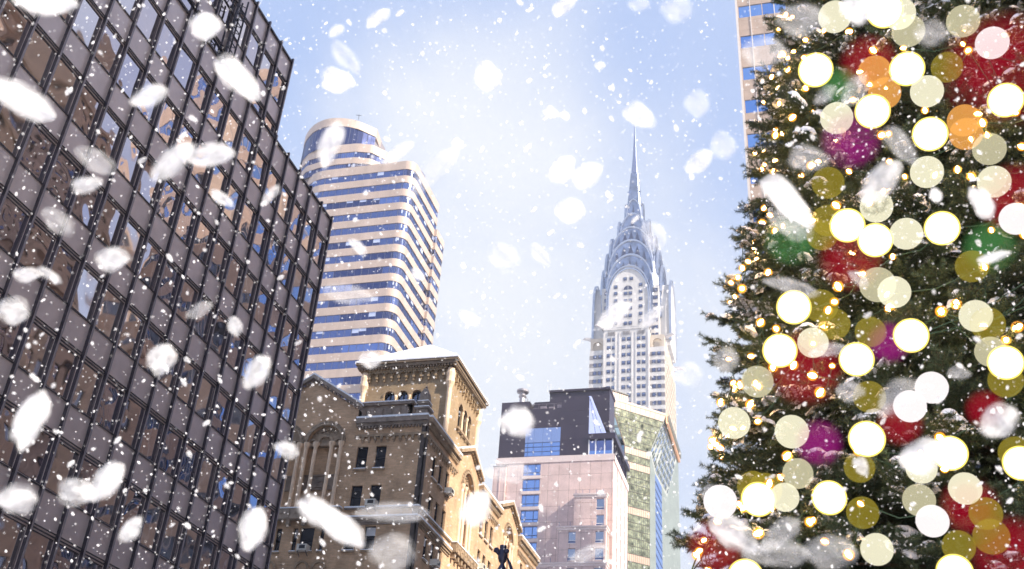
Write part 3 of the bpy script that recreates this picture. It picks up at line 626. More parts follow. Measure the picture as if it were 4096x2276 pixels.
q.tube([(190.4, 45.3, 92.5), (190.4, 51.7, 92.5)], .05, 4); q.build('roof_equipment', mat('roof_plant_grey', (.22, .19, .22), .6, var=.3, vscale=1.5), ht)
q = MB(); q.lathe((192.5, 54.3, 93.1), [(.95, 0), (.8, .6), (.62, .9), (.6, 2.0), (.85, 2.4), (.6, 2.7), (.6, 3.2), (1.25, 3.35), (1.3, 3.75), (.9, 4.0)], 16); q.tube([(192.2, 53.6, 93.1), (192.2, 53.0, 94.5), (192.4, 53.4, 95.2)], .1, 5); q.build('roof_vent', mat('galvanised_vent', (.42, .40, .42), .4, .6, var=.2, vscale=3), ht)
q = MB(); 
for y in (50.6, 49.9): q.tube([(199, y, 99.5), (199, y, 101.3)], .06, 4)
q.tube([(199, 50.6, 101.2), (199, 49.9, 101.2)], .05, 4); q.build('antenna', alum, ht)
# stepped wings in front, each with its own windows
WB = [(188.5, 35.4, 41.6, 71.9, [(35.8, 37.3)]), (187.0, 35.1, 44.3, 65.0, [(35.5, 37.1), (40.8, 42.2)]), (185.6, 34.9, 48.6, 57.7, [(35.3, 36.9), (40.6, 42.0), (45.6, 47.0)])]
for i, (x, y0, y1, zt, cols) in enumerate(WB):
    F = Face((x, 0, 0), (0, 1, 0), (-1, 0, 0)); FS = Face((0, y0, 0), (1, 0, 0), (0, -1, 0)); xe = 190.02 if i == 0 else WB[i - 1][0] + 1.6
    hs = [(a, b, zt - 3.0 - 3.19 * k, zt - .75 - 3.19 * k) for a, b in cols for k in range(10 - 2 * i)]
    hs2 = [(x + 1.4, x + 2.1, zt - 3.4 - 3.19 * k, zt - .6 - 3.19 * k) for k in range(8)]
    q = MB(); F.wall(q, y0, y1, GZ, zt, hs, .25); FS.wall(q, x, xe, GZ, zt, hs2, .4); q.quad((x, y1, GZ), (xe, y1, GZ), (xe, y1, zt), (x, y1, zt)); q.box(x + .5, xe, y0 + .5, y1 - .01, GZ, zt - .05); q.build('wing_wall', pink, ht)
    q = MB(); q.box(x - .25, xe, y0 - .25, y1 + .2, zt, zt + .3); q.box(x - .12, xe, y0 - .12, y1 + .1, zt - .45, zt - .003); q.build('coping', pinkt, ht)
    for h in hs:
        q = MB(); F.rect(q, *h, -.22, 0); F.box(q, h[0], h[1], h[2], h[2] + .12, -.2, -.1, 1); F.box(q, h[0], h[1], h[2] + .5, h[2] + .6, -.2, -.1, 1); F.box(q, h[0], h[1], h[2] + .12, h[2] + .5, -.21, -.16, 2); q.build('window', [grg, alum, dmul], ht)
    for h in hs2:
        q = MB(); FS.rect(q, *h, -.36, 0); q.build('slot_window', [grg], ht)
    q = MB()
    for k in range(5):
        y = y0 + .6 + k * (y1 - y0 - .8) / 4; q.tube([(x + .4, y, zt + .3), (x + .4, y, zt + 1.3)], .05, 4)
    q.build('railing_post', dmul, ht)

# ------------------------------------------------ faceted glass building behind the hotel
green = mat('green_glass_reflections', (.16, .17, .12), .03, 1.0, bump=.9, bscale=1.1, var=.6, vscale=.8, col2=(.80, .78, .46)); copper = mat('copper_panel', (.36, .255, .20), .45, .2, var=.12, vscale=.4); line_m = mat('dark_joint', (.05, .05, .04), .5)  # green panes: dark and gold reflections painted into the colour as noise
teal = glassmat('teal_glass', (.28, .38, .42), .05, .2, .5); silver = mat('grey_green_metal', (.20, .23, .22), .6, .15, var=.12, vscale=.3); sky_g = glassmat('sky_glass', (.60, .70, .92), .03, .05, .2)
gbld = thing('glass_building', 'faceted green glass and copper building standing between the pink hotel and the spired tower', 'building', loc=(245, 45, GZ))
A0, A1 = Vector((230, 42.86)), Vector((241.68, 30.6)); ud = (A1 - A0).normalized(); GF = Face((230, 42.86, 0), (ud.x, ud.y, 0), (ud.y, -ud.x, 0)); 
if GF.n.x > 0: GF.n = -GF.n
LEN = (A1 - A0).length
def edge_l(z): return 4.6 * max(0.0, min(1.0, (112.3 - z) / 11.1)) if z > 101.2 else 4.6 + (101.2 - z) * .037
def edge_r(z): return LEN - 4.95 * max(0.0, min(1.0, (112.3 - z) / 10.7)) if z > 101.6 else LEN - 4.95 - (101.6 - z) * .009
def slab(z0, z1, mi, mb, d=0.0): mb.quad(GF.p(edge_l(z0), z0, d), GF.p(edge_r(z0), z0, d), GF.p(edge_r(z1), z1, d), GF.p(edge_l(z1), z1, d), mi)
z = 112.3; k = 0
kinds = 'C' + 'GGGGG' + 'C' + 'G' + 'C' + 'GGGGG' + 'C' + 'GG' + 'GGG' + 'C' + 'GGGGCGGGG'
for ch in kinds:
    q = MB(); slab(z - 1.86, z, 0, q); n = 11
    for j in range(n + 1):
        f = j / n; u0 = edge_l(z - 1.86) + (edge_r(z - 1.86) - edge_l(z - 1.86)) * f; u1 = edge_l(z) + (edge_r(z) - edge_l(z)) * f
        q.extr([GF.p(u0 - .03, z - 1.8, .002), GF.p(u0 + .03, z - 1.8, .002), GF.p(u1 + .03, z, .002), GF.p(u1 - .03, z, .002)], GF.n * .03, 1)
    GF.box(q, edge_l(z - 1.86), edge_r(z - 1.86), z - 1.90, z - 1.80, .003, .10, 1)
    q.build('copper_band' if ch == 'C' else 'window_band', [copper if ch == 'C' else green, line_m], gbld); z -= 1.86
zb = z
q = MB(); slab(GZ, zb, 0, q); q.build('base_wall', copper, gbld)
q = MB(); lf = [(229.5, 52, 112.3), GF.p(0, 112.3), GF.p(4.6, 101.2), GF.p(8.0, GZ), (232.5, 52, GZ), (232.5, 52, 101.2)]
tri = lambda a, b, c, m=0: q.poly([a, b, c], m)
tri(lf[0], lf[1], lf[2]); tri(lf[0], lf[2], lf[5]); q.quad(lf[5], lf[2], lf[3], lf[4]); q.build('left_facet', teal, gbld)
q = MB()
for y0, y1 in ((44.6, 41.6), (46.6, 43.4), (48.6, 45.6)): q.tube([(229.6, y0, 112.2), (232.6, y1 - 1.2, 101.2)], .14, 4)
for z_ in (110.2, 108.0, 105.6, 103.4): q.tube([(230.0 + (112 - z_) * .23, 52, z_), GF.p(edge_l(z_) - .1, z_)], .35, 4)
q.build('facet_rib', silver, gbld)
q = MB(); q.box(229.3, 233, 43.2, 52, 112.3, 113.6); q.tube([GF.p(0, 112.3, .05), GF.p(4.6, 101.2, .05), GF.p(4.7, 96, .05)], .16, 4); q.build('copper_cap', copper, gbld)
far = (266.0, 30.55, 112.2); r2 = GF.p(LEN - 4.95, 101.6); tr_ = GF.p(LEN, 112.3); AB = (241.2, 33.35, 96.9); BC = (246, 32.45, 95.4); CR = (252, 31.9, 94.9)
q = MB(); bot = [Vector(r2), Vector(AB), Vector(BC), Vector(CR)]
def fac(sx, t, d=0.0):
    k = min(2, int(sx * 3)); f = sx * 3 - k; b = bot[k].lerp(bot[k + 1], f); a = Vector(tr_).lerp(Vector(far), sx)
    return tuple(b.lerp(a, t) + Vector((-.25, -.85, -.2)) * d)
for a in range(12):
    for b in range(6): q.quad(fac(a / 12, b / 6), fac((a + 1) / 12, b / 6), fac((a + 1) / 12, (b + 1) / 6), fac(a / 12, (b + 1) / 6))
for a in range(20):
    for b in range(7):
        s0, t0 = .02 + a * .048, .04 + b * .137
        if RNG.random() < .93: q.quad(fac(s0, t0, .2), fac(s0 + .022, t0, .2), fac(s0 + .022, t0 + .105, .2), fac(s0, t0 + .105, .2), 1 if (a + b) % 3 else 2)
q.build('slit_facet', [mat('pale_metal_facet', (.34, .36, .34), .6, .1, var=.15, vscale=.3), mat('slit_glass', (.05, .07, .07), .2), sky_g], gbld)
q = MB(); q.quad(r2, AB, (AB[0], AB[1], GZ), (GF.p(LEN - 5.9, GZ))); q.build('metal_pier', silver, gbld)
q = MB(); q.quad(AB, BC, (BC[0], BC[1], GZ), (AB[0], AB[1], GZ), 0)
for k in range(34):
    z_ = 95 - k * 2.0; q.tube([(AB[0] - .05, AB[1] - .05, z_), (BC[0] - .05, BC[1] - .05, z_ - 1.9)], .07, 4, 1)
q.build('blue_strip', [sky_g, dmul], gbld)
q = MB(); q.quad(BC, CR, (CR[0], CR[1], GZ), (BC[0], BC[1], GZ)); q.build('metal_pier', silver, gbld)
q = MB(); q.quad(CR, far, (far[0], far[1], GZ), (CR[0], CR[1], GZ)); q.build('end_wall', silver, gbld)
q = MB()
e0, e1 = Vector(tr_), Vector(far)
q.extr([tuple(e0 + Vector((0, 0, -2.0))), tuple(e1 + Vector((0, 0, -2.4))), tuple(e1 + Vector((0, 0, .6))), tuple(e0 + Vector((0, 0, .6)))], (.25, -.5, 0), 0)
for k in range(24):
    p = e0.lerp(e1, (k + .2) / 24); p2 = e0.lerp(e1, (k + .7) / 24); q.extr([tuple(p + Vector((-.1, -.6, -1.5))), tuple(p2 + Vector((-.1, -.6, -1.5))), tuple(p2 + Vector((-.1, -.6, .2))), tuple(p + Vector((-.1, -.6, .2)))], (.2, -.25, 0), 1)
q.build('cornice_fringe', [mat('bright_copper', (.72, .40, .24), .45, .3), line_m], gbld)
q = MB(); q.prism([(240, 45), (247, 36.5), (262, 36.5), (264, 56), (238, 56)], 60, 112.0); q.build('core', copper, gbld)
q = MB()
GF.box(q, 0, LEN, 112.3, 112.9, -1.0, .1); GF.box(q, .9, 6.2, 112.9, 115.2, -6, -1.0); GF.box(q, 9, LEN - .5, 112.9, 113.6, -4, -1.2); q.build('penthouse', copper, gbld)
q = MB(); GF.box(q, .7, 6.4, 115.2, 115.5, -6.2, -.8)
for j in range(8): GF.box(q, 1.0 + j * .65, 1.05 + j * .65, 112.9, 115.2, -1.0, -.95)
q.build('penthouse_trim', line_m, gbld)

# ------------------------------------------------ tall tower with stainless spire
wht = mat('white_glazed_brick', (.52, .50, .49), .7, var=.16, vscale=.4, bump=.03, bscale=2, stretch=(1, 1, .2)); grb = mat('grey_brick_band', (.20, .185, .195), .75, var=.1, vscale=.5)
steel = mat('stainless_steel', (.33, .37, .47), .24, .9, var=.35, vscale=.35, bump=.25, bscale=.6)
rim_m = mat('polished_rim', (.50, .53, .60), .3, .8, var=.15, vscale=.3); dark_t = glassmat('crown_window_glass', (.12, .13, .2), .08, .1, .5)
tanb = mat('cream_brick', (.52, .44, .36), .75, var=.12, vscale=.3)
sp = thing('spire_tower', 'tall white art deco tower with stepped steel arches and a needle spire', 'building', loc=(384, 61, GZ))
CX, CY = 384.0, 61.2
w = MB()
w.box(366, 402, 46.6, 76.4, GZ, 200.2); w.box(365.0, 366.0, 52.4, 70.6, GZ, 208.5); w.box(366, 402, 52.4, 70.6, 200.2, 208.5); w.box(372, 396, 46.6, 76.4, 200.2, 206)
w.box(372.2, 395.8, CY - 11.9, CY + 11.9, 206, 233)
w.build('shaft', wht, sp)
w = MB()
for k in range(15):
    z = 197.9 - k * 3.55
    for a, b in ((46.55, 52.3), (70.7, 76.45)): w = MB(); w.box(365.93, 366.4, a, b, z - 1.75, z); w.build('dark_brick_band', grb, sp)
    w = MB(); w.box(366.2, 401.8, 46.53, 46.6, z - 1.75, z); w.build('dark_brick_band', grb, sp)
w = MB()
for k in range(9): w.box(367 + k * 3.9, 368.6 + k * 3.9, 46.35, 46.62, GZ, 200.2 + (5 if 372 < 367 + k * 3.9 < 395 else 0))
w.build('pier', tanb, sp)
w = MB()
for u in (52.4, 57.3, 58.9, 63.9, 65.5, 70.2): w.box(364.75, 365.0, u, u + .55, GZ, 207.2)
w.box(364.7, 365.2, 52.2, 70.8, 208.5, 209.4); w.box(364.6, 402, 52.3, 70.7, 209.4, 209.7)
w.build('ledge', wht, sp)
w = MB()
for c in (55.6, 61.5, 67.5):
    for j in range(5): w.box(364.6, 365.0, c - 1.4 + j * .6, c - 1.1 + j * .6, 206.0, 207.6)
w.build('frieze', grb, sp)
# windows: one sash window, copied
wm = MB(); wm.box(-.06, .02, -.72, .72, 0, 1.75, 0); wm.quad((-.07, -.6, .12), (-.07, .6, .12), (-.07, .6, .85), (-.07, -.6, .85), 1); wm.quad((-.075, -.6, .95), (-.075, .6, .95), (-.075, .6, 1.63), (-.075, -.6, 1.63), 2); wm.box(-.1, -.02, -.78, .78, -.12, -.002, 3)
w0 = wm.build('window', [frame_d, glassmat('tower_pane', (.12, .145, .24), .05, .15, .6), glassmat('tower_pane_pale', (.32, .37, .50), .05, .15, .6), wht], sp)
w0.matrix_parent_inverse = Matrix.Translation(-Vector(sp.location)); pos = []
for k in range(6):
    z = 222.9 - 3.55 * k + 3.3
    for y in (60.4, 62.35): pos.append((367.9, y, z))
    for y in (56.1, 66.5): pos.append((367.9, y, z + (.3 if y > 60 else .6)))
pos += [(367.9, 60.0, 233.3), (367.9, 62.6, 233.3), (367.9, 56.1, 230.0), (367.9, 66.5, 229.7)]
for k in range(11):
    z = 203.1 - 3.55 * k
    for c in (55.6, 61.5, 67.5):
        for d in (-1.05, 1.05): pos.append((364.98, c + d, z))
extra = []
for k in range(12):
    z = 196.2 - 3.55 * k
    for y in (48.6, 50.7, 72.2, 74.2): extra.append((365.92, y, z))
for k in range(7):
    for y in (50.4, 51.9, 71.3): extra.append((372.1, y, 208.2 + k * 3.55))
pos += extra
for i, p in enumerate(pos[:100]):
    o = w0 if i == 0 else cp(w0, sp); o.location = p
q = MB()
for p in pos[100:]: q.box(p[0] - .06, p[0] + .02, p[1] - .72, p[1] + .72, p[2], p[2] + 1.7, 0); q.quad((p[0] - .07, p[1] - .6, p[2] + .12), (p[0] - .07, p[1] + .6, p[2] + .12), (p[0] - .07, p[1] + .6, p[2] + 1.6), (p[0] - .07, p[1] - .6, p[2] + 1.6), 1)
for k in range(36):
    for x in (369.5, 373.4, 377.3, 381.2, 385.1, 389, 392.9, 396.8): q.box(x, x + 1.4, 46.49, 46.528, 196 - k * 3.55, 197.7 - k * 3.55, 0)
tag(q.build('windows', [frame_d, glassmat('side_pane', (.18, .21, .32), .06, .1, .5)], sp), kind='stuff')
q = MB()                                                                 # fluted spandrels between the window pairs
for k in range(12):
    z = 199.7 - 3.55 * k + 3.55
    for c in (55.6, 61.5, 67.5):
        for j in range(6): q.box(364.94, 364.997, c - 1.75 + j * .62, c - 1.5 + j * .62, z - 1.9 + 1.75, z - .1 + 1.75)
q.build('spandrel_fluting', grb, sp)
def vault(d, hw, zs, ap, z0, mt, name):                                  # two crossing barrel arches
    q = MB(); n = 22
    prof = [(-hw, z0)] + [(-hw * math.cos(math.pi * k / n), zs + (ap - zs) * math.sin(math.pi * k / n) ** .92) for k in range(n + 1)] + [(hw, z0)]
    q.extr([(CX - d, CY + u, z) for u, z in prof], (2 * d, 0, 0)); q.extr([(CX + u, CY - d, z) for u, z in prof], (0, 2 * d, 0))
    return q.build(name, mt, sp), prof
TI = [(16.0, 8.1, 224.0, 238.9), (12.6, 9.5, 231, 248), (11.1, 9.3, 240, 256.5), (9.5, 7.8, 251, 264.5), (6.6, 5.2, 261, 273.9), (3.7, 3.3, 271, 283.7)]
vault(*TI[0], 206, wht, 'arched_bay')
for t in TI[1:]: vault(*t, t[2] - 12, steel, 'crown_tier')
for i, (d, hw, zs, ap) in enumerate(TI):                                 # raised rims and triangular windows
    n = 22
    for sgn, ax in ((-1, 0), (-1, 1), (1, 1)):
        q = MB()
        P = lambda u, z, e: (CX + sgn * (d + e), CY + u, z) if ax == 0 else (CX + u, CY + sgn * (d + e), z)
        for s1, s2 in ((1.0, 1.05),) if i else ((1.0, 1.045), (1.10, 1.14)):
            pr = [[(-hw * s * math.cos(math.pi * k / n), zs + ((ap - zs) * s) * math.sin(math.pi * k / n) ** .92) for k in range(n + 1)] for s in (s1, s2)]
            for k in range(n): q.extr([P(*pr[0][k], -.4), P(*pr[0][k + 1], -.4), P(*pr[1][k + 1], -.4), P(*pr[1][k], -.4)], (sgn * .9, 0, 0) if ax == 0 else (0, sgn * .9, 0))
            if i == 0:
                for sd_ in (-1, 1): q.extr([P(sd_ * hw * s1, 208, -.4), P(sd_ * hw * s2, 208, -.4), P(sd_ * hw * s2, zs, -.4), P(sd_ * hw * s1, zs, -.4)], (sgn * .9, 0, 0) if ax == 0 else (0, sgn * .9, 0))
        q.build('arch_rim', rim_m, sp)
    if i:
        pd, ph, pz, pa = TI[i - 1]
        for sgn, ax in ((-1, 0), (-1, 1)):
            P = lambda u, z, e: (CX + sgn * (d + e), CY + u, z) if ax == 0 else (CX + u, CY + sgn * (d + e), z)
            for t in ((25, 52, 72, 90, 108, 128, 155) if i < 4 else (40, 90, 140)):
                a = R(t); m_in, m_out = .12, .84
                pt = lambda ang, f: ((ph * 1.06 * (1 - f) + hw * f) * math.cos(ang), (pz * (1 - f) + zs * f) + ((pa - pz) * 1.06 * (1 - f) + (ap - zs) * f) * math.sin(ang) ** .92)
                b1, b2, tp = pt(a - .135, m_in), pt(a + .135, m_in), pt(a, m_out)
                q = MB(); q.extr([P(*b1, .02), P(*b2, .02), P(*tp, .02)], (sgn * .06, 0, 0) if ax == 0 else (0, sgn * .06, 0))
                for u, v in ((b1, tp), (tp, b2)): q.tube([P(*u, .1), P(*v, .1)], .14, 4, 1)
                q.build('triangle_window', [dark_t, steel], sp)
core = MB(); sq = lambda h, z: [(CX + h * a, CY + h * b, z) for a, b in ((-1, -.8), (-.8, -1), (.8, -1), (1, -.8), (1, .8), (.8, 1), (-.8, 1), (-1, .8))]
core.rings([sq(11.95, 228), sq(11.7, 236), sq(10.6, 246), sq(8.8, 255.5), sq(6.6, 264), sq(4.4, 273), sq(3.0, 282), sq(2.35, 291), sq(1.65, 301)]); core.build('crown_core', steel, sp)
q = MB(); q.rings([sq(1.4, 301), sq(.8, 312), sq(.34, 325), sq(.05, 335)]); q.build('spire', mat('spire_steel', (.20, .24, .38), .45, .6), sp)
q = MB()
for z, l in ((289.5, 5.0), (282.2, 7.2)): q.tube([(CX - 2, CY - l / 2, z), (CX - 2, CY + l / 2, z)], .16, 5); q.box(CX - 2.4, CX - 1.6, CY - l / 2 - .5, CY - l / 2 + .5, z - .3, z + .3); q.box(CX - 2.4, CX - 1.6, CY + l / 2 - .5, CY + l / 2 + .5, z - .3, z + .3)
q.build('floodlight_arm', steel, sp)
q = MB()                                                                 # arched lunette on the white bay
F = Face((368, CY, 0), (0, 1, 0), (-1, 0, 0)); F.archband(q, .2, 229.0, 0, 1.9, .01, .06, 12, 0); F.archband(q, .2, 229.0, 1.9, 2.2, .003, .15, 12, 1); F.box(q, .1, .3, 229, 231, .06, .12, 1); q.build('lunette_window', [dark_t, wht], sp)
def eagle(x, y, z, dx, dy):
    g = MB(); a = Vector((dx, dy, 0)).normalized(); s = Vector((-a.y, a.x, 0)); o = Vector((x, y, z))
    g.tube([tuple(o - a * 1.5), tuple(o + Vector((0, 0, .5))), tuple(o + a * 2.2 + Vector((0, 0, .9))), tuple(o + a * 3.6 + Vector((0, 0, .8))), tuple(o + a * 4.5 + Vector((0, 0, .1)))], [.9, 1.0, .75, .6, .12], 8)
    for k in (-1, 1): g.extr([tuple(o + s * k * .6 + Vector((0, 0, .6))), tuple(o + s * k * 2.0 - a * 2.2 + Vector((0, 0, 1.4))), tuple(o + s * k * 1.5 - a * 2.4 + Vector((0, 0, -.6))), tuple(o + s * k * .6 + Vector((0, 0, -.6)))], tuple(a * .5))
    g.build('eagle_head', steel if 0 else mat('eagle_steel', (.55, .52, .52), .35, .6), sp)
eagle(366, 52.4, 209.8, -1, -1); eagle(366, 70.8, 209.8, -1, 1); eagle(371, 76, 207, -.5, 1); eagle(372, 46.8, 207, -.5, -1); eagle(399, 46.6, 206.5, .3, -1)
for y0, y1 in ((46.7, 52.2), (70.8, 76.3)):
    w = MB(); F = Face((367.0, 0, 0), (0, 1, 0), (-1, 0, 0)); F.wall(w, y0, y1, 200.2, 206.2, [], .9, arches=[(y0 + .9, y1 - .9, 200.2, 204.6)]); w.box(368.2, 372, y0, y1, 200.2, 206.2); w.build('corner_loggia', tanb, sp)

# ------------------------------------------------ tan tower with blue ribbon windows, right (behind the fir)
tt = tilemat('tan_tile', (.42, .315, .25), (.28, .2, .16), 2.14, 2.4, .05); 
tw = thing('tan_tower', 'tan tiled tower with bright blue windows, rising behind the left edge of the fir', 'building', loc=(153, -13, GZ))
XF = Face((142, 4.0, 0), (0, -1, 0), (-1, 0, 0)); XL = Face((142, 4.0, 0), (1, 0, 0), (0, 1, 0)); 
rws = [(102.2 + 7.6 * k - 3.0, 102.2 + 7.6 * k) for k in range(-12, 7)]
w = MB(); XF.wall(w, 0, 66, GZ, 152, [(.45, 66, a, b) for a, b in rws], .18); XL.wall(w, 0, 14, GZ, 152, [(.45, 14, a, b) for a, b in rws], .18); w.box(142.6, 155.9, -62, 3.4, GZ, 151.9); w.build('wall', tt, tw)
tg = [glassmat('azure_glass', (.24, .42, .78), .03, .08, .5), glassmat('azure_glass_pale', (.34, .52, .84), .03, .08, .5)]; tm = mat('tan_mullion', (.45, .33, .25), .5)
for F, L_ in ((XF, 66), (XL, 14)):
    for a, b in rws:
        q = MB()
        n = int(L_ / 2.14)
        for k in range(n): F.rect(q, .45 + k * 2.14, .45 + (k + 1) * 2.14, a, b, -.15, int(RNG.integers(2))); F.box(q, .45 + k * 2.14 - .08, .45 + k * 2.14 + .08, a, b, -.14, -.02, 2)
        q.build('window_band', tg + [tm], tw)
q = MB(); XF.box(q, -.03, .36, GZ, 152.4, -.2, .1); 
for k in range(15): XF.box(q, 2.5 + k * 4.28, 2.66 + k * 4.28, GZ, 152, .002, .12)
q.build('pier', mat('pale_edge_trim', (.62, .56, .52), .5), tw)

# ------------------------------------------------ street lamp head at the bottom edge
navy = mat('navy_cast_iron', (.012, .014, .045), .35, .3, var=.3, vscale=8, bump=.1, bscale=25)
lx, ly, lz = 14.0, 4.09, 4.03
lp = thing('street_lamp', 'navy cast iron street lamp head with finial at the bottom edge of the photo', 'street lamp', loc=(lx, ly, GZ))
q = MB(); q.lathe((lx, ly, GZ), [(.22, 0), (.22, .25), (.14, .4), (.09, .8), (.06, 1.2), (.055, 5.3), (.1, 5.4)], 16); q.build('post', navy, lp)
q = MB(); q.lathe((lx, ly, lz), [(.08, -.42), (.14, -.36), (.20, -.22), (.215, -.05), (.20, .06), (.17, .13), (.12, .19), (.05, .215)], 28); q.build('dome', navy, lp, True)
q = MB(); q.lathe((lx, ly, lz), [(.06, .2), (.065, .26), (.045, .30), (.030, .33), (.028, .345), (.05, .37), (.068, .43), (.066, .50), (.05, .545), (.045, .56), (.05, .565), (.05, .60), (.035, .605)], 18); q.build('finial', navy, lp, True)
q = MB(); q.tube([(lx - .03, ly + .03, lz + .45), (lx - .04, ly + .07, lz + .51), (lx - .04, ly + .095, lz + .53), (lx - .04, ly + .11, lz + .55)], [.02, .035, .045, .02], 10); q.tube([(lx - .03, ly - .03, lz + .47), (lx - .04, ly - .07, lz + .51), (lx - .04, ly - .09, lz + .53)], [.02, .035, .02], 10); q.build('scroll', navy, lp, True)
q = MB(); q.tube([(lx, ly - .07, lz + .42), (lx, ly - .11, lz + .34), (lx, ly - .16, lz + .2), (lx, ly - .19, lz + .0), (lx, ly - .2, lz - .2)], [.012, .022, .026, .026, .02], 8); q.build('bracket', navy, lp, True)
q = MB(); q.lathe((lx, ly, lz), [(.19, .105), (.155, .175), (.10, .225), (.07, .235)], 24); 
q.build('snow_cap', snow_m, lp, True)

